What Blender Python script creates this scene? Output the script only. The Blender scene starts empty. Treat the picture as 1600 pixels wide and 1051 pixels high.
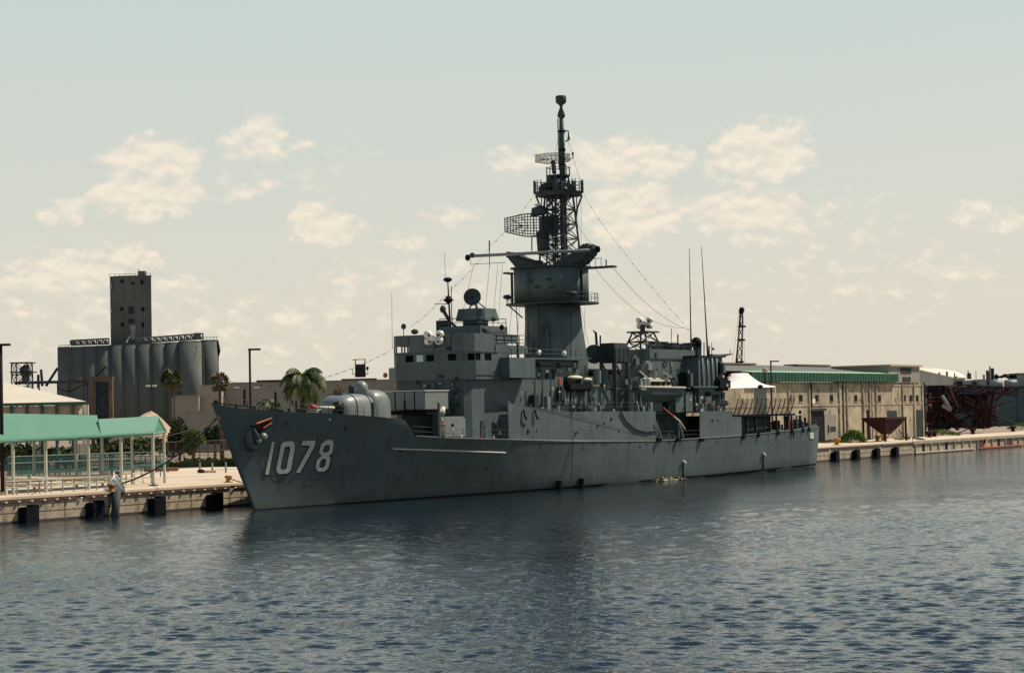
import bpy, bmesh, math, random
import numpy as np
from mathutils import Vector, Matrix, noise
random.seed(7)
R = math.radians
scene = bpy.context.scene
COL = scene.collection

# ------------------------------------------------------------------ camera
FPX, HC, TH, ROLL = 3225.0, 9.1, R(32), 0.021
PITCH = math.atan(120 / FPX)
cam_d = bpy.data.cameras.new("camera"); cam = bpy.data.objects.new("camera", cam_d)
COL.objects.link(cam); scene.camera = cam
cam_d.sensor_width = 36; cam_d.lens = FPX / 1600 * 36
cam_d.clip_start = 1; cam_d.clip_end = 20000
_r = Vector((1, 0, 0)); _f = Vector((0, math.cos(PITCH), math.sin(PITCH))); _u = _r.cross(_f)
_r2 = _r * math.cos(ROLL) - _u * math.sin(ROLL); _u2 = _r * math.sin(ROLL) + _u * math.cos(ROLL)
M = Matrix((_r2, _u2, -_f)).transposed().to_4x4(); M.translation = Vector((0, 0, HC))
cam.matrix_world = M

# ------------------------------------------------------------------ light
ct, st = math.cos(TH), math.sin(TH)
SUN_EL = R(51)
_az = R(33)
_h = Vector((st, ct, 0)) * math.cos(_az) + Vector((ct, -st, 0)) * math.sin(_az)
SUN_DIR = Vector((_h.x * math.cos(SUN_EL), _h.y * math.cos(SUN_EL), math.sin(SUN_EL)))
sl = bpy.data.lights.new("sun", 'SUN'); sl.energy = 5.0; sl.angle = R(0.53); sl.color = (1, 0.90, 0.74)
so = bpy.data.objects.new("sun", sl); COL.objects.link(so); so.location = (0, 0, 200)
so.rotation_euler = SUN_DIR.to_track_quat('Z', 'Y').to_euler()
scene.view_settings.view_transform = 'Standard'; scene.view_settings.look = 'None'
scene.view_settings.exposure = 0.0; scene.view_settings.gamma = 1.0
scene.cycles.max_bounces = 5; scene.cycles.transparent_max_bounces = 12

def ray(px, py):
    dx = px - 800; dy = 525.5 - py
    c, s = math.cos(ROLL), math.sin(ROLL)
    a = dx * c + dy * s; b = -dx * s + dy * c
    return Vector((a, FPX * math.cos(PITCH) - b * math.sin(PITCH), FPX * math.sin(PITCH) + b * math.cos(PITCH)))
def G(px, py, z=2.4):                       # point of the level z seen at a pixel of the photograph
    r = ray(px, py); k = (z - HC) / r.z
    return Vector((r.x * k, r.y * k, z))
def W(px, py, Y):                           # point at distance Y
    r = ray(px, py); k = Y / r.y
    return Vector((r.x * k, Y, HC + r.z * k))
B0 = G(397, 797, 0)
def sw(s, t, z=0): return Vector((B0.x + s * st + t * ct, B0.y + s * ct - t * st, z))   # ship / quay frame -> world
def ws(p):
    x = p.x - B0.x; y = p.y - B0.y
    return (x * st + y * ct, x * ct - y * st, p.z)
def P(px, py, t=0.0):
    r = ray(px, py); k = (t + B0.x * ct - B0.y * st) / (r.x * ct - r.y * st)
    return ws(Vector((r.x * k, r.y * k, HC + r.z * k)))
def PS(px, py, s):
    r = ray(px, py); k = (s + B0.x * st + B0.y * ct) / (r.x * st + r.y * ct)
    return ws(Vector((r.x * k, r.y * k, HC + r.z * k)))

# ------------------------------------------------------------------ world
wd = bpy.data.worlds.new("World"); scene.world = wd; wd.use_nodes = True
nt = wd.node_tree; N = nt.nodes; L = nt.links
for n in list(N): N.remove(n)
def nn(t, **k):
    n = N.new(t)
    for a, b in k.items(): setattr(n, a, b)
    return n
def mth(op, a, b=None, c=None, clamp=False):
    n = nn('ShaderNodeMath', operation=op, use_clamp=clamp)
    for i, v in enumerate((a, b, c)):
        if v is None: continue
        if isinstance(v, (int, float)): n.inputs[i].default_value = v
        else: L.new(v, n.inputs[i])
    return n.outputs[0]
def mixc(f, a, b):
    n = nn('ShaderNodeMix', data_type='RGBA')
    for i, v in ((0, f), (6, a), (7, b)):
        if isinstance(v, (int, float)): n.inputs[i].default_value = v
        elif isinstance(v, tuple): n.inputs[i].default_value = (*v, 1)
        else: L.new(v, n.inputs[i])
    return n.outputs[2]
sky = nn('ShaderNodeTexSky', sky_type='NISHITA', sun_disc=False)
sky.sun_elevation = SUN_EL; sky.sun_rotation = math.atan2(SUN_DIR.x, SUN_DIR.y)
sky.air_density = 1.3; sky.dust_density = 3.0; sky.ozone_density = 1.0
tc = nn('ShaderNodeTexCoord'); sep = nn('ShaderNodeSeparateXYZ'); L.new(tc.outputs['Generated'], sep.inputs[0])
dx, dy, dz = sep.outputs
ym = mth('MAXIMUM', dy, 0.08)
U = mth('DIVIDE', dx, ym); V = mth('DIVIDE', dz, ym)
cmb = nn('ShaderNodeCombineXYZ'); L.new(U, cmb.inputs[0]); L.new(V, cmb.inputs[1])
uv = cmb.outputs[0]
elev = mth('MAXIMUM', dz, 0.0)
def hazeramp():
    r = nn('ShaderNodeValToRGB'); L.new(elev, r.inputs[0]); e = r.color_ramp.elements
    e[0].position = 0.0; e[0].color = (7.95, 7.15, 5.95, 1)
    e[1].position = 0.20; e[1].color = (5.9, 6.85, 6.5, 1)
    m = e.new(0.09); m.color = (7.1, 7.1, 6.25, 1)
    q = e.new(0.5); q.color = (1.1, 1.9, 2.9, 1); q2 = e.new(0.32); q2.color = (1.9, 2.8, 3.5, 1)
    return r.outputs[0]
base = mixc(0.92, sky.outputs[0], hazeramp())
# cumulus banks: centre x, y, half width, half height (directions, given as photo pixels), strength
CL = [(240,240,75,30,1),(200,300,70,38,1),(285,300,60,30,.9),(395,210,50,34,.8),(400,295,28,16,.7),(470,225,60,16,.45),
      (100,330,45,22,.7),(195,395,50,22,.8),(100,430,95,36,.9),(290,440,60,24,.6),(505,350,55,28,1),(630,375,45,16,.75),
      (710,330,42,18,.7),(480,485,80,22,.55),(640,435,50,14,.5),(820,260,60,22,.7),(970,245,95,34,1),(900,235,40,20,.6),(1185,240,78,45,1.15),(1225,215,40,34,.8),
      (990,330,75,45,.95),(1160,330,95,34,1.05),(1250,330,30,24,.4),(950,370,60,22,.5),(1200,380,120,22,.4),(1525,330,35,16,.7),(1580,345,40,22,.6),
      (1490,420,60,22,.65),(1120,440,150,30,.3),(350,500,240,26,.35),(1380,470,200,26,.3),(60,500,100,30,.4),(780,380,50,14,.3),(300,520,420,70,.42),(1000,510,330,70,.38),(1350,420,280,100,.36),(620,440,220,70,.40),(120,470,220,60,.46),(1250,350,200,60,.4),(450,260,160,60,.36)]
tot = None
nz = nn('ShaderNodeTexNoise'); nz.inputs['Scale'].default_value = 85; nz.inputs['Detail'].default_value = 8; nz.inputs['Roughness'].default_value = 0.55
mp = nn('ShaderNodeMapping'); mp.inputs['Scale'].default_value = (1, 1.5, 1); mp.inputs['Rotation'].default_value = (0, 0, 0.25); L.new(uv, mp.inputs[0]); L.new(mp.outputs[0], nz.inputs['Vector'])
# warp the banks' coordinates so that their outline is not an ellipse
nw = nn('ShaderNodeTexNoise'); nw.inputs['Scale'].default_value = 30; nw.inputs['Detail'].default_value = 3; L.new(uv, nw.inputs['Vector'])
wv = nn('ShaderNodeVectorMath', operation='MULTIPLY_ADD'); L.new(nw.outputs['Color'], wv.inputs[0]); wv.inputs[1].default_value = (0.03, 0.02, 0); L.new(uv, wv.inputs[2])
wv2 = nn('ShaderNodeVectorMath', operation='SUBTRACT'); L.new(wv.outputs[0], wv2.inputs[0]); wv2.inputs[1].default_value = (0.015, 0.010, 0)
for (cx, cy, rx, ry, k) in CL:
    d = ray(cx, cy)
    a = nn('ShaderNodeVectorMath', operation='SUBTRACT'); L.new(wv2.outputs[0], a.inputs[0]); a.inputs[1].default_value = (d.x / d.y, d.z / d.y, 0)
    b = nn('ShaderNodeVectorMath', operation='MULTIPLY'); L.new(a.outputs[0], b.inputs[0]); b.inputs[1].default_value = (FPX / rx / 1.45, FPX / ry / 1.45, 0)
    c = nn('ShaderNodeVectorMath', operation='DOT_PRODUCT'); L.new(b.outputs[0], c.inputs[0]); L.new(b.outputs[0], c.inputs[1])
    e = mth('MULTIPLY', mth('SUBTRACT', 1.0, c.outputs['Value'], clamp=True), k)
    tot = e if tot is None else mth('MAXIMUM', tot, e)
dens = mth('MULTIPLY_ADD', mth('SUBTRACT', nz.outputs[0], 0.5), 2.3, mth('MULTIPLY', tot, 1.35))
mr = nn('ShaderNodeMapRange', interpolation_type='SMOOTHSTEP'); L.new(dens, mr.inputs[0]); mr.inputs[1].default_value = 0.32; mr.inputs[2].default_value = 1.15
gate = mth('MULTIPLY', mr.outputs[0], mth('MULTIPLY', mth('MINIMUM', mth('MULTIPLY', tot, 3.0), 1.0), 0.75))
nzb = nn('ShaderNodeTexNoise'); nzb.inputs['Scale'].default_value = 85; nzb.inputs['Detail'].default_value = 5; nzb.inputs['Roughness'].default_value = 0.55
mpb = nn('ShaderNodeMapping'); mpb.inputs['Scale'].default_value = (1, 1.5, 1); mpb.inputs['Rotation'].default_value = (0, 0, 0.25); mpb.inputs['Location'].default_value = (-.0015, .0045, 0); L.new(uv, mpb.inputs[0]); L.new(mpb.outputs[0], nzb.inputs['Vector'])
body = mth('MULTIPLY_ADD', mth('SUBTRACT', nz.outputs[0], nzb.outputs[0]), 3.2, 0.55)
r2 = nn('ShaderNodeValToRGB'); L.new(mth('MULTIPLY', body, 1.0, clamp=True), r2.inputs[0])
r2.color_ramp.elements[0].color = (7.9, 7.2, 6.2, 1); r2.color_ramp.elements[1].color = (9.9, 8.6, 7.0, 1)
final = mixc(gate, base, r2.outputs[0])
bg = nn('ShaderNodeBackground'); bg.inputs['Strength'].default_value = 0.10; L.new(final, bg.inputs[0])
ow = nn('ShaderNodeOutputWorld'); L.new(bg.outputs[0], ow.inputs[0])

# ------------------------------------------------------------------ materials
def mat(name, col, rough=0.6, metal=0.0, var=0.15, scale=0.5, dirt=None, dirt_amt=0.0, streak=0.0, bump=0.0, bscale=8.0, spec=0.5, fine=0.0, trans=None):
    m = bpy.data.materials.new(name); m.use_nodes = True
    n = m.node_tree.nodes; l = m.node_tree.links; b = n['Principled BSDF']
    b.inputs['Roughness'].default_value = rough; b.inputs['Metallic'].default_value = metal
    b.inputs['Specular IOR Level'].default_value = spec
    g = n.new('ShaderNodeNewGeometry')
    def noi(sc, det=5, vec=(1, 1, 1)):
        mp = n.new('ShaderNodeMapping'); mp.inputs['Scale'].default_value = vec; l.new(g.outputs['Position'], mp.inputs[0])
        t = n.new('ShaderNodeTexNoise'); t.inputs['Scale'].default_value = sc; t.inputs['Detail'].default_value = det
        l.new(mp.outputs[0], t.inputs['Vector']); return t.outputs[0]
    def mx(fac, a, c, mode='MIX'):
        x = n.new('ShaderNodeMix'); x.data_type = 'RGBA'; x.blend_type = mode
        if isinstance(fac, float): x.inputs[0].default_value = fac
        else: l.new(fac, x.inputs[0])
        for i, v in ((6, a), (7, c)):
            if isinstance(v, tuple): x.inputs[i].default_value = (*v, 1)
            else: l.new(v, x.inputs[i])
        return x.outputs[2]
    def ramp(v, lo, hi):
        x = n.new('ShaderNodeMapRange'); l.new(v, x.inputs[0]); x.inputs[1].default_value = lo; x.inputs[2].default_value = hi; return x.outputs[0]
    dark = tuple(c * (1 - var) for c in col); lite = tuple(min(1, c * (1 + var)) for c in col)
    c = mx(ramp(noi(scale), .3, .7), dark, lite)
    if fine: c = mx(ramp(noi(scale * 9, 3), .35, .65), c, mx(1.0, c, (1 - fine,) * 3, 'MULTIPLY'))
    if streak:
        s = ramp(noi(1.0, 4, (1.3, 1.3, 0.10)), .5, .8)
        sm = n.new('ShaderNodeMath'); sm.operation = 'MULTIPLY'; l.new(s, sm.inputs[0]); sm.inputs[1].default_value = streak
        c = mx(sm.outputs[0], c, dirt or tuple(x * .4 for x in col))
    if dirt and dirt_amt:
        s = ramp(noi(scale * 2.3, 8), .55, .68)
        sm = n.new('ShaderNodeMath'); sm.operation = 'MULTIPLY'; l.new(s, sm.inputs[0]); sm.inputs[1].default_value = dirt_amt
        c = mx(sm.outputs[0], c, dirt)
    l.new(c, b.inputs['Base Color'])
    if bump:
        bm_ = n.new('ShaderNodeBump'); bm_.inputs['Strength'].default_value = bump; bm_.inputs['Distance'].default_value = 0.05
        l.new(noi(bscale, 4), bm_.inputs['Height']); l.new(bm_.outputs[0], b.inputs['Normal'])
    if trans:
        b.inputs['Subsurface Weight'].default_value = 0
        t = n.new('ShaderNodeBsdfTranslucent'); l.new(c, t.inputs[0]); ms = n.new('ShaderNodeMixShader'); ms.inputs[0].default_value = trans
        l.new(b.outputs[0], ms.inputs[1]); l.new(t.outputs[0], ms.inputs[2]); l.new(ms.outputs[0], n['Material Output'].inputs[0])
    return m
def seams(m, dx_, dz_, amt):          # plate seams in object space
    n = m.node_tree.nodes; l = m.node_tree.links; b = n['Principled BSDF']; src = b.inputs['Base Color'].links[0].from_socket
    tc_ = n.new('ShaderNodeTexCoord'); sp_ = n.new('ShaderNodeSeparateXYZ'); l.new(tc_.outputs['Object'], sp_.inputs[0]); cb = n.new('ShaderNodeCombineXYZ')
    l.new(sp_.outputs[0], cb.inputs[0]); l.new(sp_.outputs[2], cb.inputs[1])
    br = n.new('ShaderNodeTexBrick'); l.new(cb.outputs[0], br.inputs['Vector']); br.inputs['Scale'].default_value = 1; br.inputs['Brick Width'].default_value = dx_; br.inputs['Row Height'].default_value = dz_
    br.inputs['Mortar Size'].default_value = .035; br.inputs['Mortar Smooth'].default_value = 1; br.inputs['Color1'].default_value = (1, 1, 1, 1); br.inputs['Color2'].default_value = (.90, .90, .90, 1); br.inputs['Mortar'].default_value = (1 - amt,) * 3 + (1,)
    x = n.new('ShaderNodeMix'); x.data_type = 'RGBA'; x.blend_type = 'MULTIPLY'; x.inputs[0].default_value = 1; l.new(src, x.inputs[6]); l.new(br.outputs[0], x.inputs[7]); l.new(x.outputs[2], b.inputs['Base Color'])
def waterstain(m):                    # scum and weed band above the waterline
    n = m.node_tree.nodes; l = m.node_tree.links; b = n['Principled BSDF']; src = b.inputs['Base Color'].links[0].from_socket
    g = n.new('ShaderNodeNewGeometry'); mp = n.new('ShaderNodeMapping'); mp.inputs['Scale'].default_value = (.6, .6, .25); l.new(g.outputs['Position'], mp.inputs[0])
    t = n.new('ShaderNodeTexNoise'); t.inputs['Scale'].default_value = 1.0; t.inputs['Detail'].default_value = 6; l.new(mp.outputs[0], t.inputs['Vector']); s_ = n.new('ShaderNodeSeparateXYZ'); l.new(g.outputs['Position'], s_.inputs[0])
    a = n.new('ShaderNodeMath'); a.operation = 'MULTIPLY_ADD'; l.new(t.outputs[0], a.inputs[0]); a.inputs[1].default_value = -3.2; l.new(s_.outputs[2], a.inputs[2])
    r = n.new('ShaderNodeMapRange'); l.new(a.outputs[0], r.inputs[0]); r.inputs[1].default_value = -1.5; r.inputs[2].default_value = -.4; r.inputs[3].default_value = .55; r.inputs[4].default_value = 0
    x = n.new('ShaderNodeMix'); x.data_type = 'RGBA'; l.new(r.outputs[0], x.inputs[0]); l.new(src, x.inputs[6]); x.inputs[7].default_value = (.055, .058, .042, 1); l.new(x.outputs[2], b.inputs['Base Color'])
MT = {}
MT['hull'] = mat('haze_grey_hull', (.098, .130, .130), .55, var=.12, scale=.12, dirt=(.062, .055, .042), dirt_amt=.4, streak=.5, fine=.10, bump=.45, bscale=.4, spec=.28)
MT['super'] = mat('haze_grey_paint', (.107, .139, .137), .6, spec=.25, var=.12, scale=.35, dirt=(.05, .05, .045), dirt_amt=.3, streak=.35, fine=.08)
MT['deckgrey'] = mat('deck_grey', (.07, .08, .085), .8, var=.2, scale=.5)
MT['mast'] = mat('mast_grey', (.054, .070, .073), .7, spec=.2, var=.2, scale=.8, dirt=(.025, .022, .02), dirt_amt=.4)
MT['black'] = mat('boot_black', (.009, .010, .013), .7, var=.3, spec=.12)
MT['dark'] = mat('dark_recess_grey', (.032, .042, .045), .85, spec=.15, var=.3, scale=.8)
MT['digit'] = mat('hull_digit_white', (.52, .56, .50), .6, var=.08)
MT['white'] = mat('white_paint', (.8, .76, .68), .5, var=.05)
MT['cream'] = mat('cream_paint', (.62, .55, .42), .6, var=.12, scale=1.5)
MT['canvas'] = mat('pale_canvas', (.72, .66, .50), .9, var=.15, scale=2)
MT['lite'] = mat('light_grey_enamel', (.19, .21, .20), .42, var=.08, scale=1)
MT['glass'] = mat('dark_window_glass', (.003, .004, .006), .5, var=.1, spec=.03)
MT['glass_sky'] = mat('painted_sky_glass', (.45, .62, .48), .25, var=.15, scale=3)  # opaque pale green, colour stands in for sky showing through the panes
MT['red'] = mat('red_paint', (.5, .05, .04), .5, var=.2)
MT['orange'] = mat('rusty_orange', (.45, .13, .05), .6, var=.35, scale=3, dirt=(.10, .05, .03), dirt_amt=.6)
MT['rust'] = mat('rust_brown', (.042, .017, .017), .9, spec=.15, var=.45, scale=.6, dirt=(.035, .018, .022), dirt_amt=.8)
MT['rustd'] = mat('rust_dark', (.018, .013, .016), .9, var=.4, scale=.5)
MT['rope'] = mat('rope', (.10, .085, .07), .95, var=.2, scale=4)
MT['wire'] = mat('wire', (.035, .035, .035), .8, spec=.1)
MT['conc'] = mat('quay_concrete', (.47, .375, .27), .9, var=.2, scale=.5, dirt=(.09, .07, .055), dirt_amt=.5, streak=.6, fine=.15, bump=.5, bscale=5)
MT['concd'] = mat('wet_concrete', (.05, .04, .032), .6, var=.3, scale=.8)
MT['apron'] = mat('quay_apron', (.67, .54, .40), .92, var=.14, scale=.12, dirt=(.46, .34, .25), dirt_amt=.45, fine=.12)
MT['asph'] = mat('yard_ground', (.34, .25, .19), .95, var=.3, scale=.06, dirt=(.14, .12, .07), dirt_amt=.6, fine=.2)
MT['timber'] = mat('red_brown_timber', (.095, .04, .028), .9, var=.4, scale=1.5)
MT['rubber'] = mat('black_rubber', (.006, .007, .011), .85, var=.4, scale=2, spec=.1)
MT['yellow'] = mat('yellow_bollard_paint', (.42, .20, .035), .7, var=.3, scale=2.5, dirt=(.15, .06, .03), dirt_amt=.6)
MT['greenroof'] = mat('seafoam_green_roof', (.10, .25, .175), .55, var=.07, scale=.4, fine=.04)
MT['teal'] = mat('teal_metal', (.022, .09, .08), .6, var=.25, scale=1)
MT['greengable'] = mat('gable_green', (.06, .22, .15), .7, var=.15)
MT['green'] = mat('green_metal_fascia', (.006, .072, .034), .5, var=.3, scale=.3, streak=.5, dirt=(.01, .06, .035))
MT['greenlt'] = mat('green_light_edge', (.33, .55, .33), .5, var=.15)
MT['whconc'] = mat('old_warehouse_concrete', (.41, .345, .245), .95, var=.35, scale=.22, dirt=(.10, .085, .065), dirt_amt=.75, streak=.95, fine=.18, bump=.4, bscale=2)
MT['grroof'] = mat('grey_sheet_roof', (.13, .13, .12), .7, var=.2, scale=.15, streak=.2)
MT['grwall'] = mat('grey_block_wall', (.27, .25, .215), .9, var=.14, scale=.08, streak=.25, fine=.1)
MT['grwall2'] = mat('pinkish_block_wall', (.34, .29, .24), .9, var=.1, scale=.08, fine=.08)
MT['silo'] = mat('silo_concrete', (.10, .115, .106), .9, var=.2, scale=.05, dirt=(.06, .065, .065), dirt_amt=.4, streak=.5, fine=.1)
MT['silol'] = mat('silo_pale_metal', (.27, .28, .26), .7, var=.2)
MT['cream_roof'] = mat('cream_sheet_roof', (.70, .62, .49), .7, var=.05, scale=.2, fine=.05)
MT['panel'] = mat('beige_wall_panel', (.40, .33, .24), .85, var=.12)
MT['postw'] = mat('canopy_post_paint', (.52, .50, .40), .6, var=.12)
MT['leafd'] = mat('dark_leaves', (.035, .055, .014), .8, var=.5, scale=1.2, trans=.2)
MT['leaf'] = mat('green_leaves', (.07, .105, .022), .8, var=.5, scale=1.0, trans=.2)
MT['leafp'] = mat('palm_leaves', (.065, .10, .022), .6, var=.4, scale=1.0, trans=.25)
MT['leafdry'] = mat('dry_palm_leaves', (.17, .12, .05), .8, var=.4, scale=1.0, trans=.15)
MT['weed'] = mat('bright_weeds', (.11, .19, .03), .8, var=.4, scale=1.2, trans=.25)
MT['trunk'] = mat('trunk_bark', (.12, .085, .06), .95, var=.3, scale=2)
MT['sand'] = mat('sand_heap', (.44, .32, .21), .95, var=.12, scale=.5)
MT['tent'] = mat('white_tent_cloth', (.86, .82, .76), .8, var=.03)
MT['bluehull'] = mat('dark_blue_hull', (.022, .055, .068), .5, var=.25, scale=.15, streak=.5, dirt=(.03, .035, .04))
MT['palegrey'] = mat('pale_grey_steel', (.26, .27, .25), .6, var=.12, scale=.3)
MT['domew'] = mat('white_dome', (.78, .70, .56), .7, var=.04)
MT['pole'] = mat('dark_brown_pole', (.02, .013, .013), .7, spec=.15, var=.2)

seams(MT['hull'], 7.0, 1.35, .42); seams(MT['super'], 2.6, 2.3, .28); waterstain(MT['hull'])
def net_mat(name, col, cell, wire):
    m = mat(name, col, .7); n = m.node_tree.nodes; l = m.node_tree.links
    return m

# ------------------------------------------------------------------ mesh builder (all coordinates end in world space)
ROOTM = {}
class MB:
    def __init__(s, fr=None): s.v = []; s.f = []; s.fr = fr or (lambda a, b, c: Vector((a, b, c)))
    def add(s, vs, fs):
        k = len(s.v); s.v += [s.fr(*p) for p in vs]; s.f += [tuple(i + k for i in f) for f in fs]; return s
    def hexa(s, p):   # 8 corners: bottom 4 ccw, top 4
        return s.add(p, [(0, 3, 2, 1), (4, 5, 6, 7), (0, 1, 5, 4), (1, 2, 6, 5), (2, 3, 7, 6), (3, 0, 4, 7)])
    def box(s, x0, x1, y0, y1, z0, z1):
        return s.hexa([(x0, y0, z0), (x1, y0, z0), (x1, y1, z0), (x0, y1, z0), (x0, y0, z1), (x1, y0, z1), (x1, y1, z1), (x0, y1, z1)])
    def cbox(s, c, d, yaw=0):
        co, si = math.cos(yaw), math.sin(yaw); ps = []
        for z in (-1, 1):
            for x, y in ((-1, -1), (1, -1), (1, 1), (-1, 1)):
                a, b = x * d[0] / 2, y * d[1] / 2
                ps.append((c[0] + a * co - b * si, c[1] + a * si + b * co, c[2] + z * d[2] / 2))
        return s.hexa(ps)
    def prism(s, poly, z0, z1, scale=1.0, c=None):
        n = len(poly); cx = c[0] if c else sum(p[0] for p in poly) / n; cy = c[1] if c else sum(p[1] for p in poly) / n
        vs = [(p[0], p[1], z0) for p in poly] + [(cx + (p[0] - cx) * scale, cy + (p[1] - cy) * scale, z1) for p in poly]
        return s.add(vs, [tuple(range(n))[::-1], tuple(range(n, 2 * n))] + [(i, (i + 1) % n, (i + 1) % n + n, i + n) for i in range(n)])
    def tube(s, pts, r, n=6, caps=True):
        pts = [Vector(p) for p in pts]; rs = r if isinstance(r, (list, tuple)) else [r] * len(pts)
        rings = []
        for i, p in enumerate(pts):
            d = (pts[min(i + 1, len(pts) - 1)] - pts[max(i - 1, 0)]); d = d.normalized() if d.length > 1e-9 else Vector((0, 0, 1))
            a = d.cross(Vector((0, 0, 1))); a = a.normalized() if a.length > 1e-3 else Vector((1, 0, 0)); b = d.cross(a)
            rings.append([tuple(p + (a * math.cos(2 * math.pi * j / n) + b * math.sin(2 * math.pi * j / n)) * rs[i]) for j in range(n)])
        vs = [q for rg in rings for q in rg]; fs = []
        for i in range(len(rings) - 1):
            for j in range(n): fs.append((i * n + j, i * n + (j + 1) % n, (i + 1) * n + (j + 1) % n, (i + 1) * n + j))
        if caps: fs += [tuple(range(n))[::-1], tuple(range(len(vs) - n, len(vs)))]
        return s.add(vs, fs)
    def lathe(s, c, prof, n=20, sx=1, sy=1, axis='z'):   # prof: (radius, height)
        vs = []; fs = []
        for r_, h in prof:
            for j in range(n):
                a = 2 * math.pi * j / n; x, y = r_ * math.cos(a) * sx, r_ * math.sin(a) * sy
                p = (x, y, h) if axis == 'z' else ((h, x, y) if axis == 'x' else (x, h, y))
                vs.append((c[0] + p[0], c[1] + p[1], c[2] + p[2]))
        for i in range(len(prof) - 1):
            for j in range(n): fs.append((i * n + j, i * n + (j + 1) % n, (i + 1) * n + (j + 1) % n, (i + 1) * n + j))
        fs += [tuple(range(n))[::-1], tuple(range(len(vs) - n, len(vs)))]
        return s.add(vs, fs)
    def ball(s, c, r, n=12, m=8, p=1.0):   # superellipsoid when p < 1
        rr = r if isinstance(r, (list, tuple)) else (r, r, r)
        sg = lambda v: math.copysign(abs(v) ** p, v)
        vs = []; fs = []
        for i in range(m + 1):
            ph = -math.pi / 2 + math.pi * i / m
            ph = max(-math.pi / 2 + 1e-3, min(math.pi / 2 - 1e-3, ph))
            for j in range(n):
                a = 2 * math.pi * j / n
                vs.append((c[0] + rr[0] * sg(math.cos(ph)) * sg(math.cos(a)), c[1] + rr[1] * sg(math.cos(ph)) * sg(math.sin(a)), c[2] + rr[2] * sg(math.sin(ph))))
        for i in range(m):
            for j in range(n): fs.append((i * n + j, i * n + (j + 1) % n, (i + 1) * n + (j + 1) % n, (i + 1) * n + j))
        return s.add(vs, fs)
    def sheet(s, pts, th=0.04):   # quad strip with thickness given 4 corners
        a, b, c, d = [Vector(p) for p in pts]; nrm = (b - a).cross(d - a).normalized() * th
        return s.hexa([tuple(a), tuple(b), tuple(c), tuple(d), tuple(a + nrm), tuple(b + nrm), tuple(c + nrm), tuple(d + nrm)])
    def truss(s, b4, t4, bays, rl, rb):   # four-legged lattice
        b4 = [Vector(p) for p in b4]; t4 = [Vector(p) for p in t4]; n = len(b4)
        for i in range(n): s.tube([tuple(b4[i]), tuple(t4[i])], rl, 5)
        for k in range(bays):
            for i in range(n):
                j = (i + 1) % n
                a0 = b4[i].lerp(t4[i], k / bays); a1 = b4[i].lerp(t4[i], (k + 1) / bays); c0 = b4[j].lerp(t4[j], k / bays); c1 = b4[j].lerp(t4[j], (k + 1) / bays)
                s.tube([tuple(a0), tuple(c1)], rb, 4); s.tube([tuple(c0), tuple(a1)], rb, 4); s.tube([tuple(a1), tuple(c1)], rb, 4)
        return s
    def build(s, name, m, parent=None, smooth=False, label=None, base=None, bevel=0):
        inv = ROOTM[parent.name].inverted() if parent else Matrix.Translation(-Vector(base or (0, 0, 0)))
        me = bpy.data.meshes.new(name); bm = bmesh.new()
        vs = [bm.verts.new(inv @ p) for p in s.v]
        for f in s.f:
            try: bm.faces.new([vs[i] for i in f])
            except ValueError: pass
        bmesh.ops.recalc_face_normals(bm, faces=bm.faces)
        if bevel: bmesh.ops.bevel(bm, geom=[e for e in bm.edges if len(e.link_faces) == 2 and e.calc_face_angle(0) > .6], offset=bevel, segments=2, affect='EDGES')
        bm.to_mesh(me); bm.free()
        if smooth:
            for p in me.polygons: p.use_smooth = True
        me.materials.append(MT[m]); o = bpy.data.objects.new(name, me); COL.objects.link(o)
        if parent: o.parent = parent; ROOTM[o.name] = ROOTM[parent.name]
        else: o.location = base or (0, 0, 0); ROOTM[o.name] = Matrix.Translation(Vector(base or (0, 0, 0)))
        if label: o['label'] = label
        return o
def SHIP(s, t, z): return sw(s, t, z)
def thing(name, label, cat, loc, group=None, yaw=0):
    o = bpy.data.objects.new(name, None); COL.objects.link(o); o.location = loc; o.rotation_euler = (0, 0, yaw); o.empty_display_size = .3
    o['label'] = label; o['category'] = cat
    if group: o['group'] = group
    ROOTM[o.name] = Matrix.Translation(Vector(loc)) @ Matrix.Rotation(yaw, 4, 'Z'); return o
def tag(o, label, cat, group=None):
    o['label'] = label; o['category'] = cat
    if group: o['group'] = group
    return o
def dup(root, loc, label, yaw=None):
    r_ = root.copy(); COL.objects.link(r_); r_.location = loc
    if yaw is not None: r_.rotation_euler = (0, 0, yaw)
    r_['label'] = label
    for ch in list(root.children):
        c = ch.copy(); COL.objects.link(c); c.parent = r_
        for g in list(ch.children):
            d = g.copy(); COL.objects.link(d); d.parent = c
    return r_
def interp(tab, x):
    if x <= tab[0][0]: return tab[0][1]
    for (a, va), (b, vb) in zip(tab, tab[1:]):
        if x <= b: return va + (vb - va) * (x - a) / (b - a)
    return tab[-1][1]
def sag(a, b, d, n=12):
    a, b = Vector(a), Vector(b)
    return [tuple(a.lerp(b, i / n) - Vector((0, 0, 4 * d * (i / n) * (1 - i / n)))) for i in range(n + 1)]

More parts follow.
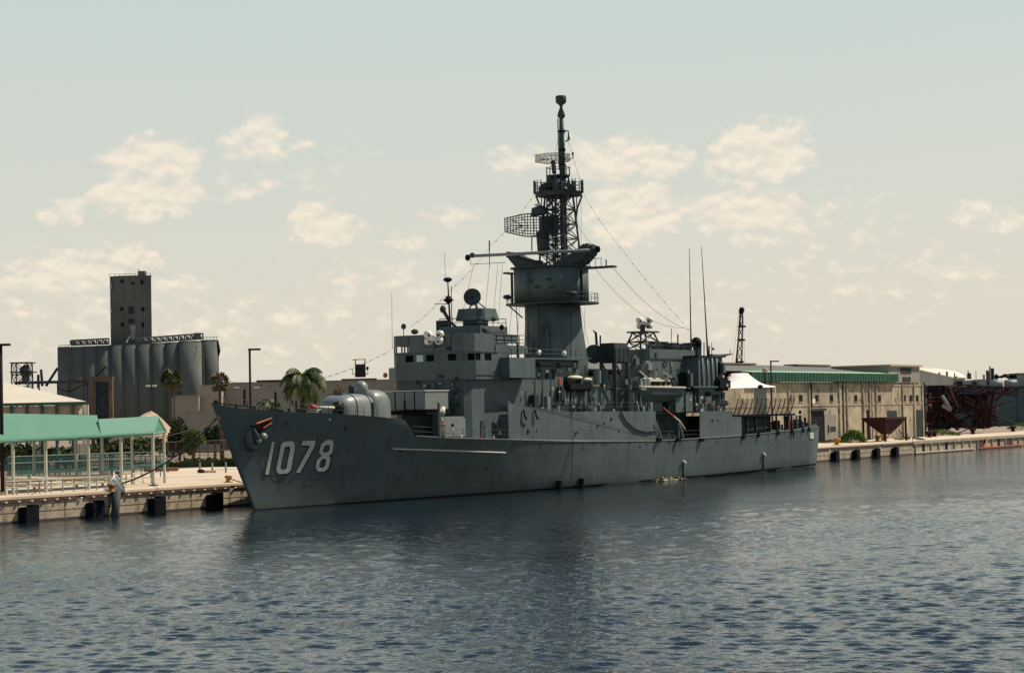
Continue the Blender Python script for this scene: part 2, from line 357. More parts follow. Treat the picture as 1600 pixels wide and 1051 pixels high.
# ------------------------------------------------------------------ water, ground, quay
def water_mat(far=False):
    m = bpy.data.materials.new('harbour_water'); m.use_nodes = True; n = m.node_tree.nodes; l = m.node_tree.links
    b = n['Principled BSDF']; b.inputs['Base Color'].default_value = (.007, .015, .022, 1); b.inputs['IOR'].default_value = 1.33
    b.inputs['Roughness'].default_value = .2 if far else .07; b.inputs['Specular IOR Level'].default_value = .5
    g = n.new('ShaderNodeNewGeometry')
    def noi(sc, det, vec, rough=.55, rot=0.35):
        mp = n.new('ShaderNodeMapping'); mp.inputs['Scale'].default_value = vec; mp.inputs['Rotation'].default_value = (0, 0, rot)
        l.new(g.outputs['Position'], mp.inputs[0])
        t = n.new('ShaderNodeTexNoise'); t.inputs['Scale'].default_value = sc; t.inputs['Detail'].default_value = det; t.inputs['Roughness'].default_value = rough
        l.new(mp.outputs[0], t.inputs['Vector']); return t.outputs[0]
    def mt(op, a, c):
        x = n.new('ShaderNodeMath'); x.operation = op
        for i, v in ((0, a), (1, c)):
            if isinstance(v, float): x.inputs[i].default_value = v
            else: l.new(v, x.inputs[i])
        return x.outputs[0]
    chop = noi(1.1, 4, (.8, 1, 1), rot=.1); swell = noi(.32, 3, (.55, 1, 1), rot=.1); fine = noi(4.0, 2, (1, 1, 1))
    h = mt('ADD', mt('ADD', mt('MULTIPLY', chop, .9 if far else .16), mt('MULTIPLY', swell, .7 if far else .0)), mt('MULTIPLY', fine, .08))
    gust = n.new('ShaderNodeMapRange'); l.new(noi(.03, 5, (.45, 1.6, 1), rot=-.25), gust.inputs[0]); gust.inputs[1].default_value = .35; gust.inputs[2].default_value = .65
    gust.inputs[3].default_value = .35; gust.inputs[4].default_value = 1.0
    bp = n.new('ShaderNodeBump'); bp.inputs['Distance'].default_value = 0.7; l.new(gust.outputs[0], bp.inputs['Strength']); l.new(h, bp.inputs['Height']); l.new(bp.outputs[0], b.inputs['Normal'])
    return m
MT['water'] = water_mat(); MT['water_open'] = water_mat(True)
WAVE_S = .040
T_Q = -8.17; ZQ = 2.4
w = MB(); w.add([(-4000, -200, -.32), (4000, -200, -.32), (6000, 9000, -.32), (-6000, 9000, -.32)], [(0, 1, 2, 3)])
NR, NC = 940, 900
yy = 55 * np.exp(np.linspace(0, math.log(760 / 55), NR)); uu = np.linspace(-1, 1, NC)
YY = np.repeat(yy[:, None], NC, 1); XX = uu[None, :] * (YY * .33 + 34) + 10; sp = np.maximum(YY * (math.log(760 / 55) / NR), (YY * .33 + 34) * 2 / NC)
ZZ = np.zeros_like(XX); rs = np.random.RandomState(5)
for i in range(110):
    lam = .40 * (1.7 / .40) ** (rs.rand() ** 1.0); th = rs.normal(1.45, .62); kx, ky = math.cos(th) * 6.2832 / lam, math.sin(th) * 6.2832 / lam
    am = WAVE_S * lam / 6.2832 * (1.0 if lam < 1.4 else .7); fade = np.clip((lam / sp - 1.8) / 1.6, 0, 1)
    ph = kx * XX + ky * YY + rs.rand() * 6.28; ZZ += am * fade * np.sin(ph + .35 * np.sin(ph * .37 + i))
gust = .72 + .28 * np.sin(XX * .021 + YY * .055 + 1.3 * np.sin(XX * .013 + 1)) * np.sin(YY * .031 - XX * .012) ; ZZ *= gust
me_ = bpy.data.meshes.new('water'); vv = np.stack([XX, YY, ZZ], -1).reshape(-1, 3)
idx = np.arange(NR * NC).reshape(NR, NC); ff = np.stack([idx[:-1, :-1], idx[:-1, 1:], idx[1:, 1:], idx[1:, :-1]], -1).reshape(-1, 4)
me_.vertices.add(len(vv)); me_.vertices.foreach_set('co', vv.ravel()); me_.loops.add(ff.size); me_.loops.foreach_set('vertex_index', ff.ravel().astype(np.int32))
me_.polygons.add(len(ff)); me_.polygons.foreach_set('loop_start', np.arange(0, ff.size, 4, dtype=np.int32)); me_.polygons.foreach_set('loop_total', np.full(len(ff), 4, dtype=np.int32)); me_.polygons.foreach_set('use_smooth', np.ones(len(ff), dtype=bool))
me_.update(); me_.validate(); me_.materials.append(MT['water']); o = bpy.data.objects.new('water', me_); COL.objects.link(o); o['kind'] = 'structure'
o = w.build('water', 'water_open'); o['kind'] = 'structure'
g_ = MB(SHIP); g_.add([(-900, T_Q - .6, ZQ - .01), (5000, T_Q - .6, ZQ - .01), (7000, -7000, ZQ - .01), (-3000, -7000, ZQ - .01)], [(0, 1, 2, 3)])
o = g_.build('ground', 'asph'); o['kind'] = 'structure'
g_ = MB(SHIP); g_.add([(-400, T_Q - .4, ZQ + .006), (700, T_Q - .4, ZQ + .006), (700, T_Q - 17, ZQ + .006), (-400, T_Q - 17, ZQ + .006)], [(0, 1, 2, 3)])
g_.add([(-400, T_Q - 17, ZQ + .006), (190, T_Q - 17, ZQ + .006), (190, T_Q - 52, ZQ + .006), (-400, T_Q - 52, ZQ + .006)], [(0, 1, 2, 3)])
o = g_.build('quay_apron', 'apron'); o['kind'] = 'structure'

def quay(s0, s1, name, label, m):
    q = thing(name, label, 'quay wall', sw(s0, T_Q, 0))
    MB(SHIP).box(s0, s1, T_Q - 1.6, T_Q, -2, 1.98).build('wall', m, q)
    a = MB(SHIP); a.box(s0, s1, T_Q - 1.6, T_Q + .12, 2.2, 2.42); a.build('coping', 'apron', q)
    return q
q = quay(-260, 200, 'quay_wall', 'long concrete quay wall beneath the moored grey warship, brown timber strip under its coping', 'conc')
a = MB(SHIP)
s = -60.0
while s < 200:
    a.box(s, s + 21.5, T_Q - .3, T_Q + .16, 1.92, 2.2); s += 22.3
a.build('timber_strip', 'timber', q)
s = -37.0
for i in range(34):
    MB(SHIP).ball((s, T_Q + .2, 1.95), (.17, .13, .09), 8, 5).build('bolt_head', 'cream', q); s += 1.62
a = MB(SHIP)
for s in range(-60, 200, 6): a.box(s, s + .07, T_Q, T_Q + .012, 0, 1.9)
a.box(-60, 200, T_Q, T_Q + .014, .92, .99); a.build('joint_line', 'concd', q)
MB(SHIP).box(-260, 200, T_Q, T_Q + .03, -1, .22).build('tide_mark', 'concd', q)
q2 = thing('quay_wall', 'worn far quay wall on the right with broken panels and rusty braces at the waterline', 'quay wall', sw(200.2, T_Q, 0))
MB(SHIP).box(200.2, 600, T_Q - 1.6, T_Q - .05, -2, 1.9).build('wall', 'conc', q2)
a = MB(SHIP); a.box(200.2, 600, T_Q - 1.6, T_Q + .25, 1.9, 2.42); a.build('coping', 'conc', q2)
rr = random.Random(3)
s = 201.5
for i in range(36):
    MB(SHIP).box(s, s + .35, T_Q - .05, T_Q + .22, -1, 1.9).build('pile', 'conc' if rr.random() < .6 else 'rust', q2)
    if rr.random() < .36:
        MB(SHIP).box(s + .5, s + 2.6 + rr.random() * 1.2, T_Q - .05, T_Q + .015, .45, 1.5 + rr.random() * .35).build('dark_opening', 'concd', q2)
    s += 3.9 + rr.random() * .6
for s0, s1 in ((201, 232), (236, 262), (264, 290), (300, 330)):
    MB(SHIP).box(s0, s1, T_Q + .1, T_Q + .4, .18, .42).build('waler', 'orange' if s0 in (236, 264) else 'cream', q2)
    MB(SHIP).box(s0, s1, T_Q + .1, T_Q + .38, -.3, .17).build('waler_painted_shade', 'rustd', q2)  # dark strip in place of the shade beneath each waler
for s0 in (238, 268, 283, 292):
    MB(SHIP).tube([(s0, T_Q + .35, .3), (s0 + 2.6, T_Q + .35, 1.75)], .17, 5).build('brace', 'orange', q2)

fx = [28, 133, 230, 321, 1298, 1331, 1363, 1392]
flab = ['black fender block farthest left on the near quay wall', 'black fender block second from the left, below the cream pipe rails', 'black fender block just right of the white mooring cone',
        'black fender block nearest the warship bow', 'black fender block nearest the warship stern', 'second black fender block right of the stern', 'third black fender block right of the stern',
        'fourth black fender block right of the stern, beside the far worn quay']
fs_ = [-24.0, -15.3, -6.6, 2.2, 162.6, 171.6, 180.8, 189.7]
fen = None
for s, lb in zip(fs_, flab):
    if fen is None:
        fen = thing('quay_fender', lb, 'fender', sw(s, T_Q, 0), 'black rubber fenders along the quay', yaw=0)
        MB(SHIP).box(s, s + 1.0, T_Q + .05, T_Q + 1.0, -.6, 1.45).build('fender_body', 'rubber', fen, bevel=.06)
        MB(SHIP).box(s + 1.0, s + 1.9, T_Q + .05, T_Q + .85, -.5, 1.62).build('fender_backing', 'rubber', fen, bevel=.05)
    else: dup(fen, sw(s, T_Q, 0), lb)

def bollard(px, py, lab, sc=1.0):
    sc *= .72
    c = G(px, py, ZQ)
    t = thing('mooring_bollard', lab, 'bollard', c, 'yellow mooring bollards on the quay')
    MB().lathe((c.x, c.y, ZQ), [(.62 * sc, 0), (.62 * sc, .08), (.42 * sc, .12), (.36 * sc, .3), (.38 * sc, .62 * sc)], 14).build('post', 'yellow', t, True)
    MB().lathe((c.x, c.y, ZQ), [(.42 * sc, .60 * sc), (.58 * sc, .78 * sc), (.60 * sc, 1.02 * sc), (.5 * sc, 1.1 * sc), (.1, 1.13 * sc)], 14).build('cap', 'yellow', t, True)
    MB().box(c.x - .7 * sc, c.x + .7 * sc, c.y - .5 * sc, c.y + .5 * sc, ZQ, ZQ + .05).build('base_plate', 'rust', t)
bollard(174, 768, 'yellow bollard left of the white mooring cone', 1.0)
bollard(357, 753.5, 'yellow bollard on the quay just left of the warship bow', .95)
bollard(1308, 695, 'yellow bollard alone on the bright quay edge right of the stern', 1.5)
bollard(1371, 689, 'left yellow bollard of the pair in front of the rusty hopper', 1.3)
bollard(1380.5, 688, 'right yellow bollard of the pair in front of the rusty hopper', 1.5)
for px, py, lb in ((1452, 683, 'left rusty bollard of the pair on the worn quay'), (1460, 682, 'right rusty bollard of the pair on the worn quay'), (1520, 678, 'rusty bollard before the scrap loader'), (1583, 674, 'dark bollard at the far right of the quay')):
    c = G(px, py, ZQ); t = thing('rusty_bollard', lb, 'bollard', c, 'rusty bollards on the far quay')
    MB().lathe((c.x, c.y, ZQ), [(.6, 0), (.45, .2), (.42, .7)], 10).build('post', 'rust', t, True); MB().lathe((c.x, c.y, ZQ), [(.5, .7), (.75, .85), (.75, 1.2), (.3, 1.3)], 10).build('cap', 'rust', t, True)

# ------------------------------------------------------------------ the warship
ship = thing('warship', 'grey naval frigate with hull number 1078 moored along the quay, tall mast tower amidships', 'warship', B0, yaw=math.pi / 2 - TH)
ZD = [(-6.2, 10.75), (-4.4, 10.2), (1.6, 9.72), (8, 9.45), (14.6, 9.05), (17.2, 8.8), (18.6, 8.65), (20.2, 6.95), (27, 6.55), (38, 6.15), (52, 5.62), (73, 5.2), (87, 5.28), (98, 5.4), (107, 5.6), (116, 5.8), (127.3, 6.1)]
W0 = [(0, .06), (5, .42), (10, .95), (20, 2.0), (30, 3.1), (40, 4.2), (50, 5.2), (65, 5.9), (90, 6.0), (110, 5.5), (127.3, 4.4)]
WD = [(-6.2, .08), (-5.5, .5), (-4, 1.15), (0, 2.3), (5, 3.3), (10, 4.1), (20, 5.3), (30, 6.0), (38, 6.35), (50, 6.5), (100, 6.5), (116, 6.1), (127.3, 5.3)]
def stem(z): return -6.2 * (z / 10.75) if z > 0 else -z * .5
def hb(s, z):           # half breadth at s, z (s measured at that level)
    if s < 30:
        si = (s - stem(z)) / (30 - stem(z)) * 36.2 - 6.2
    else: si = s
    u = (si + 6.2) / 36.2
    s0 = u * 30 if s < 30 else s
    zd = interp(ZD, si) if si < 17 or si > 21 else 8.6 + (si - 17) / 4 * -1.7
    f = max(0, min(1.0, z / zd))
    pw = interp([(-6, 1.05), (10, 1.1), (30, 1.0), (45, .8), (127, .55)], si)
    w0 = interp(W0, s0); wdk = interp(WD, si)
    return w0 + (wdk - w0) * f ** pw if z > 0 else w0 * (1 + z * .08)
def hs(si, z): return stem(z) + (si + 6.2) / 36.2 * (30 - stem(z)) if si < 30 else si
stn = [-6.2, -5.8, -5, -4, -2.5, -1, 1, 3, 5, 7.5, 10, 12.5, 15, 17.2, 18.6, 19.4, 20.2, 22, 24, 27, 30, 34, 38, 42, 46, 52, 58, 65, 73, 80, 87, 94, 98, 102, 107, 112, 116, 120, 124, 127.3]
NZ = 14
hm = MB(SHIP)
vs = []; 
for side in (1, -1):
    for si in stn:
        zt = interp(ZD, si)
        for k in range(NZ + 1):
            z = -1.5 + (zt + 1.5) * (k / NZ)
            s = hs(si, z); vs.append((s, side * hb(s, z), z))
n1 = NZ + 1; ns = len(stn); fcs = []
for sd in range(2):
    o0 = sd * ns * n1
    for i in range(ns - 1):
        for k in range(NZ):
            fcs.append((o0 + i * n1 + k, o0 + (i + 1) * n1 + k, o0 + (i + 1) * n1 + k + 1, o0 + i * n1 + k + 1))
for k in range(NZ):       # stem and transom
    fcs.append((k, k + 1, ns * n1 + k + 1, ns * n1 + k)); a_ = (ns - 1) * n1
    fcs.append((a_ + k, a_ + k + 1, ns * n1 + a_ + k + 1, ns * n1 + a_ + k))
hm.add(vs, fcs); hull = hm.build('hull', 'hull', ship, True)
me = hull.data
# deck, set below the bulwark forward
dk = MB(SHIP); vs = []; fcs = []
for si in stn:
    zt = interp(ZD, si) - (.02 if si > 20 else .0)
    if si < 20: zt = interp([(-6.2, 10.3), (1.6, 9.2), (14, 8.3), (17, 7.6), (20, 7.0)], si)
    zz = min(zt, interp(ZD, si)) - .02; s = hs(si, zz); b_ = hb(s, zz) - .03
    vs += [(s, b_, zz), (s, -b_, zz)]
for i in range(ns - 1): fcs.append((2 * i, 2 * i + 1, 2 * i + 3, 2 * i + 2))
dk.add(vs, fcs); dk.build('main_deck', 'deckgrey', ship)
# waterline boot strip
a = MB(SHIP); vs = []; ss = [0, 5, 10, 15, 20, 25, 30, 40, 50, 60, 70, 80, 90, 100, 110, 120, 127.3]
for s in ss:
    h1 = interp([(0, .12), (50, .22), (90, .35), (127, .62)], s)
    vs += [(s, hb(s, -.4) + .02, -.4), (s, hb(s, h1) + .02, h1)]
a.add(vs, [(2 * i, 2 * i + 2, 2 * i + 3, 2 * i + 1) for i in range(len(ss) - 1)]); a.build('boot_topping', 'black', ship)
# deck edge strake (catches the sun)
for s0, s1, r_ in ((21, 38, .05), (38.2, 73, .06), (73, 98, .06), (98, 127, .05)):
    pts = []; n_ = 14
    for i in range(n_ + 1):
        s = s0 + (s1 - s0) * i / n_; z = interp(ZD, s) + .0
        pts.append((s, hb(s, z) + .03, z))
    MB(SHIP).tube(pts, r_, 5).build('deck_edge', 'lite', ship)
pts = []
for i in range(15):
    s = 18.4 + 19.4 * i / 14; z = 5.6 - .95 * i / 14; pts.append((s, hb(s, z) + .06, z))
MB(SHIP).tube(pts, .09, 6).build('rubbing_rail', 'cream', ship)

def onhull(px, py, off=0.0):
    t = 3.0
    for _ in range(25):
        s, _t, z = P(px, py, t); t = t * .4 + .6 * hb(s, z)
    return (s, t + off, z)
# hull number, front strokes over black shade strokes
def Z7(x, y): return (320 + x / 5.838, 600 + y / 5.838)
def ringq(o_, i_):
    n = len(o_); return [(o_[k], o_[(k + 1) % n], i_[(k + 1) % n], i_[k]) for k in range(n)]
D = []
D.append(('digit_one', [((605, 525), (633, 525), (577, 825), (543, 822))]))
D.append(('digit_zero', ringq([(712, 524), (792, 518), (812, 545), (812, 600), (777, 788), (745, 815), (672, 818), (645, 790), (650, 745), (690, 545)], [(727, 572), (765, 566), (772, 575), (770, 600), (738, 765), (722, 777), (690, 777), (683, 770), (686, 745), (720, 585)])))
D.append(('digit_seven', [((885, 518), (1003, 512), (996, 562), (875, 558)), ((958, 552), (998, 562), (862, 808), (822, 808))]))
up = ringq([(1103, 508), (1158, 508), (1169, 540), (1160, 620), (1128, 652), (1058, 652), (1035, 625), (1056, 545)], [(1104, 556), (1128, 554), (1134, 568), (1130, 600), (1108, 622), (1076, 622), (1068, 608), (1084, 568)])
lo = ringq([(1058, 653), (1128, 653), (1140, 685), (1122, 762), (1085, 797), (1025, 797), (1003, 765), (1016, 690)], [(1070, 682), (1096, 682), (1100, 698), (1090, 742), (1070, 762), (1046, 760), (1038, 748), (1050, 698)])
D.append(('digit_eight', up + lo))
def patch(quads, dx_, dy_, off, name, m):
    mb = MB(SHIP)
    for qd in quads:
        n = 6; vs = []
        for i in range(n + 1):
            for j in range(n + 1):
                u, v = i / n, j / n
                x = (qd[0][0] * (1 - u) + qd[1][0] * u) * (1 - v) + (qd[3][0] * (1 - u) + qd[2][0] * u) * v
                y = (qd[0][1] * (1 - u) + qd[1][1] * u) * (1 - v) + (qd[3][1] * (1 - u) + qd[2][1] * u) * v
                vs.append(onhull(*Z7(x + dx_, y + dy_), off))
        mb.add(vs, [(i * (n + 1) + j, (i + 1) * (n + 1) + j, (i + 1) * (n + 1) + j + 1, i * (n + 1) + j + 1) for i in range(n) for j in range(n)])
    mb.build(name, m, ship)
for nm, qs in D:
    patch(qs, 0, 0, .10, nm, 'digit'); patch(qs, 9, 11, .05, nm + '_shade', 'black')

# anchor and its bolster, hawse openings, scuttles
a = MB(SHIP)
p0 = onhull(391, 664, .0); p1 = onhull(417, 653, .0); p2 = onhull(415, 664, 0); p3 = onhull(397, 676, 0)
def up_(p, o_): return (p[0], p[1] + o_, p[2])
a.hexa([up_(p0, -.1), up_(p3, -.1), up_(p2, -.1), up_(p1, -.1), up_(p0, .55), up_(p3, .75), up_(p2, .75), up_(p1, .55)])
anc = a.build('anchor', 'rust', ship)
a = MB(SHIP); b1 = onhull(393, 662, .62); b2 = onhull(416, 653.5, .66); a.tube([b1, b2], .11, 6); b1 = onhull(401, 669, .85); b2 = onhull(415, 660.5, .8); a.tube([b1, b2], .08, 6)
a.build('fluke', 'orange', anc)
a = MB(SHIP); c = onhull(395, 684, .0); a.lathe(c, [(1.0, -.3), (.9, .25), (.62, .4), (.5, .1)], 16, 1.0, 1.35, axis='y'); a.build('hawse_bolster', 'hull', ship, True)
a = MB(SHIP); b1 = onhull(391, 668, .45); b2 = onhull(401, 690, .55); a.tube([b1, b2], .13, 6); a.ball(onhull(398, 689, .45), .3); a.build('anchor_shank', 'lite', anc, True)
a = MB(SHIP); a.ball(onhull(410, 682, .15), (.5, .35, .4)); a.build('hawse_lip', 'lite', ship, True)
for x, y, r_, m in ((343, 652, .28, 'orange'), (447, 661, .22, 'black'), (540, 668, .22, 'black'), (515, 655, .15, 'lite'), (626, 703, .18, 'black'), (760, 732, .16, 'black'), (706, 775, .15, 'black'), (910, 700, .14, 'black'), (1000, 697, .14, 'black'), (1120, 690, .14, 'black')):
    c = onhull(x, y, -.03); MB(SHIP).lathe(c, [(r_, 0), (r_, .07), (r_ * .6, .075)], 10, axis='y').build('hull_port', m, ship)
# overboard discharges with stains, side fenders
for x, y in ((870, 757), (905, 753)):
    c = onhull(x, y, 0); a = MB(SHIP); a.tube([(c[0], c[1] + .35, c[2] + .5), (c[0], c[1] + .35, -.3)], .35, 8); a.build('side_fender', 'black', ship)
for x, y0, y1 in ((1067, 722, 745), (1192, 710, 732)):
    c = onhull(x, y0, 0); d = onhull(x, y1, 0); MB(SHIP).tube([(c[0], c[1] + .05, c[2]), (d[0], d[1] + .05, d[2])], .10, 5).build('discharge_stain', 'black', ship)
    MB(SHIP).tube([(c[0] - .4, c[1] + .2, c[2] + .25), (c[0] + .1, c[1] + .35, c[2] - .1)], .14, 6).build('discharge_scoop', 'white', ship)

# small discharge splash at the waterline
rsx = random.Random(6); c = onhull(1050, 748, 0); spl = MB(SHIP)
for i in range(90):
    s = c[0] + rsx.gauss(-1.0, 1.8); t = hb(s, .2) + abs(rsx.gauss(.15, .45)); z = abs(rsx.gauss(0, .16)) + .02; r_ = rsx.uniform(.03, .09); spl.ball((s, t, z), (r_ * 2.2, r_, r_ * .6), 5, 3)
o = spl.build('splash', 'canvas'); o['kind'] = 'stuff'
# --- upper side plating (hull side carried up one deck) and internal dark deckhouse
def wallplate(name, poly, t, th=.08, m='super', parent=None):   # poly in (s, z) on plane t
    parent = parent or ship
    a = MB(SHIP); n = len(poly)
    vs = [(p[0], t if not callable(t) else t(p[0]), p[1]) for p in poly] + [(p[0], (t if not callable(t) else t(p[0])) - th, p[1]) for p in poly]
    a.add(vs, [tuple(range(n)), tuple(range(n, 2 * n))[::-1]] + [(i, (i + 1) % n, (i + 1) % n + n, i + n) for i in range(n)])
    return a.build(name, m, parent)
T1 = lambda s: hb(s, 5.0) + .0
for sg_, nm in ((1, 1), (-1, -1)):
    tt = (lambda s, k=sg_: k * (interp(WD, s)))
    wallplate('side_plating', [(37.8, 6.16), (52, 5.62), (73, 5.2), (73, 9.0), (52, 9.15), (46, 9.5), (38.6, 10.2), (37.8, 10.6)], tt, .1 * sg_)
    wallplate('side_plating', [(85.3, 5.25), (98.1, 5.4), (98.1, 7.95), (95.3, 8.0), (95.3, 8.85), (85.5, 8.85)], tt, .1 * sg_)
a = MB(SHIP)
for s in (56, 60.5): pass
# deck over the side plating (01 level)
MB(SHIP).box(37.8, 73, -6.3, 6.3, 8.85, 9.0).build('upper_deck', 'deckgrey', ship)
MB(SHIP).box(85.4, 95.3, -6.3, 6.3, 8.65, 8.8).build('upper_deck', 'deckgrey', ship)
MB(SHIP).box(73, 85.4, -6.3, 4.6, 8.65, 8.8).build('upper_deck', 'deckgrey', ship)
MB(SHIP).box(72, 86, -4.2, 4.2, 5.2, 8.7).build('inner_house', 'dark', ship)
MB(SHIP).box(37.8, 38.0, -6.3, 6.3, 6.1, 9.0).build('front_bulkhead', 'super', ship)

# --- forward superstructure block
def plan(f, hw, ch, back): return [(f, -hw + ch), (f, hw - ch), (f + ch * .9, hw), (back, hw), (back, -hw), (f + ch * .9, -hw)]
HW = 5.55
lower = plan(31.2, HW, 1.1, 52)
MB(SHIP).prism([(31.2, -4.45), (31.2, 4.7), (32.2, 5.1), (38.2, 5.2), (38.2, -5.2), (32.2, -5.2)], 6.2, 13.0).build('forward_deckhouse', 'super', ship)
MB(SHIP).box(38.2, 52, -5.2, 5.2, 9.0, 13.0).build('forward_deckhouse', 'super', ship)
pil = MB(SHIP).prism([(31.0, -4.3), (31.0, 4.9), (32.4, 5.6), (39.5, 5.6), (39.5, -5.4), (32.2, -5.4)], 13.002, 15.05).build('pilothouse', 'super', ship)
# window band: posts between panes, dark interior
MB(SHIP).prism([(31.25, -4.1), (31.25, 4.7), (32.6, 5.3), (39.2, 5.3), (39.2, -5.1), (32.4, -5.1)], 15.05, 15.95).build('bridge_interior', 'dark', ship)
outer = [(31.0, -4.3), (31.0, 4.9), (32.4, 5.6), (39.5, 5.6)]
def along(path, d):
    for (a0, b0), (a1, b1) in zip(path, path[1:]):
        l_ = math.hypot(a1 - a0, b1 - b0)
        if d <= l_: return (a0 + (a1 - a0) * d / l_, b0 + (b1 - b0) * d / l_), ((a1 - a0) / l_, (b1 - b0) / l_)
        d -= l_
    return path[-1], (1, 0)
full = [(32.2, -5.4)] + outer
def strip(d0, d1, z0, z1, name, m, inset=0.0, th=.12, parent=None):
    a = MB(SHIP); k = max(1, int((d1 - d0) / .5)); ring = []
    for i in range(k + 1):
        (x, y), (tx, ty) = along(full, d0 + (d1 - d0) * i / k); nx, ny = -ty, tx    # outward: toward -s / +t
        if nx * -1 + ny * .3 < 0 and ty > .2: nx, ny = ty * -1, tx
        ring.append(((x + nx * -0, y), (nx, ny)))
    vs = []
    for (x, y), (nx, ny) in ring:
        vs += [(x + nx * inset, y + ny * inset, z0), (x + nx * inset, y + ny * inset, z1), (x + nx * (inset - th), y + ny * (inset - th), z0), (x + nx * (inset - th), y + ny * (inset - th), z1)]
    fs2 = []
    for i in range(k):
        p = 4 * i; q_ = p + 4
        fs2 += [(p, q_, q_ + 1, p + 1), (p + 2, p + 3, q_ + 3, q_ + 2), (p, p + 2, q_ + 2, q_), (p + 1, q_ + 1, q_ + 3, p + 3)]
    fs2 += [(0, 1, 3, 2), (4 * k, 4 * k + 2, 4 * k + 3, 4 * k + 1)]
    a.add(vs, fs2); return a.build(name, m, parent or ship)
tot_len = sum(math.hypot(b[0] - a[0], b[1] - a[1]) for a, b in zip(full, full[1:]))
# panes: (position along band, width, material)
panes = [(.25, .62, 'glass_sky'), (1.05, .62, 'glass_sky'), (2.25, 1.0, 'glass'), (3.62, .9, 'glass_sky'), (4.95, .98, 'glass'), (6.3, .95, 'super'), (7.75, 1.0, 'glass'), (9.0, .95, 'super'), (10.25, .85, 'glass'), (11.25, .9, 'glass'), (13.0, 1.3, 'glass'), (15.3, 1.3, 'glass'), (17.4, 1.0, 'glass')]
d = 0
panes = [(x, w_, m) if x < 2 else ((x - 2.25) * 1.05 + 2.95, w_ * 1.1, m) for x, w_, m in panes[:-2]]
for x, w_, m in panes:
    strip(d, x, 15.05, 15.95, 'window_post', 'super')
    if m != 'super':
        wf = strip(x, x + w_, 15.12, 15.88, 'window', m, inset=-.06, th=.03)
        strip(x, x + w_, 15.05, 15.12, 'sill', 'super', parent=wf); strip(x, x + w_, 15.88, 15.95, 'lintel', 'super', parent=wf)
    else: strip(x, x + w_, 15.05, 15.95, 'blanked_window', 'super', inset=-.03)
    d = x + w_
strip(d, tot_len - .01, 15.05, 15.95, 'window_post', 'super')
# upper wall; starboard corner is open framing
MB(SHIP).prism([(31.0, -4.3), (31.0, 4.9), (32.4, 5.6), (39.5, 5.6), (39.5, -5.4), (32.2, -5.4)], 15.95, 16.08).build('bridge_roof', 'deckgrey', ship)
MB(SHIP).prism([(31.05, -2.55), (31.05, 4.9), (32.4, 5.5), (36.6, 5.5), (36.6, -2.55)], 16.08, 18.15).build('open_bridge_wall', 'super', ship)
MB(SHIP).prism([(31.0, -4.3), (31.0, -2.6), (36.6, -2.6), (36.6, -5.4), (32.2, -5.4)], 16.98, 18.15).build('flag_locker_wall', 'super', ship)
for s, t in ((31.08, -4.25), (31.08, -3.5), (32.2, -5.3), (34.2, -5.3), (36.5, -5.3), (31.08, -2.7)):
    MB(SHIP).cbox((s, t, 16.53), (.12, .14, .92)).build('frame_post', 'super', ship)
MB(SHIP).prism([(31.0, -4.3), (31.0, -2.6), (36.6, -2.6), (36.6, -5.4), (32.2, -5.4)], 16.08, 16.22).build('sill_plate', 'super', ship)
for t in (0.9, 3.2): MB(SHIP).box(31.0, 31.05, t, t + .06, 16.1, 18.1).build('plate_seam', 'dark', ship)
MB(SHIP).box(36.6, 43.5, -4.2, 5.6, 15.95, 16.9).build('aft_house', 'super', ship)
a = MB(SHIP)
for s in (37, 38.6, 40.2, 41.8, 43.4): a.tube([(s, 5.55, 16.9), (s, 5.55, 18.1)], .05, 4)
for z in (17.2, 17.6, 18.1): a.tube([(36.6, 5.55, z), (43.4, 5.55, z)], .04, 4)
a.build('guard_rail', 'super', ship)
MB(SHIP).box(36.62, 41.5, 5.3, 5.5, 17.1, 18.1).build('wind_screen', 'super', ship)
a = MB(SHIP)   # curved spray rail below the white lamps
pts = []
for i in range(9):
    u = i / 8; x = 657 + 44 * u; y = 543.5 + 3 * math.sin(u * math.pi) - 2.0 * u; q_ = PS(x, y, 30.9); pts.append(q_)
a.tube(pts, .05, 5); a.build('grab_rail', 'lite', ship)
c = PS(700, 544, 30.9); MB(SHIP).cbox(c, (.25, .45, .35)).build('bracket', 'dark', ship)
c = PS(690, 588, 31.1); MB(SHIP).ball(c, (.15, .8, .28)).build('stain_mark', 'dark', ship)
# starboard projecting wing
MB(SHIP).box(32.8, 36, -6.6, -5.2, 13.2, 14.6).build('signal_wing', 'lite', ship)
c = PS(602, 586, 32.7); MB(SHIP).ball(c, (.2, .3, .3)).build('side_light', 'orange', ship)
MB(SHIP).box(31.6, 31.72, -5.3, -4.35, 11.35, 11.95).build('vent_louvre', 'black', ship)

# port wing box
MB(SHIP).box(37.4, 43.0, 4.9, 6.9, 13.15, 15.45).build('port_wing', 'super', ship)
a = MB(SHIP)
for s in (38, 39.4, 41, 42.6): a.tube([(s, 6.8, 15.45), (s, 6.8, 16.5)], .045, 4)
for z in (15.95, 16.5): a.tube([(37.6, 6.8, z), (43, 6.8, z)], .035, 4)
a.tube([(40.2, 6.3, 15.4), (40.2, 6.3, 17.2)], .14, 6); a.build('wing_rail', 'mast', ship)
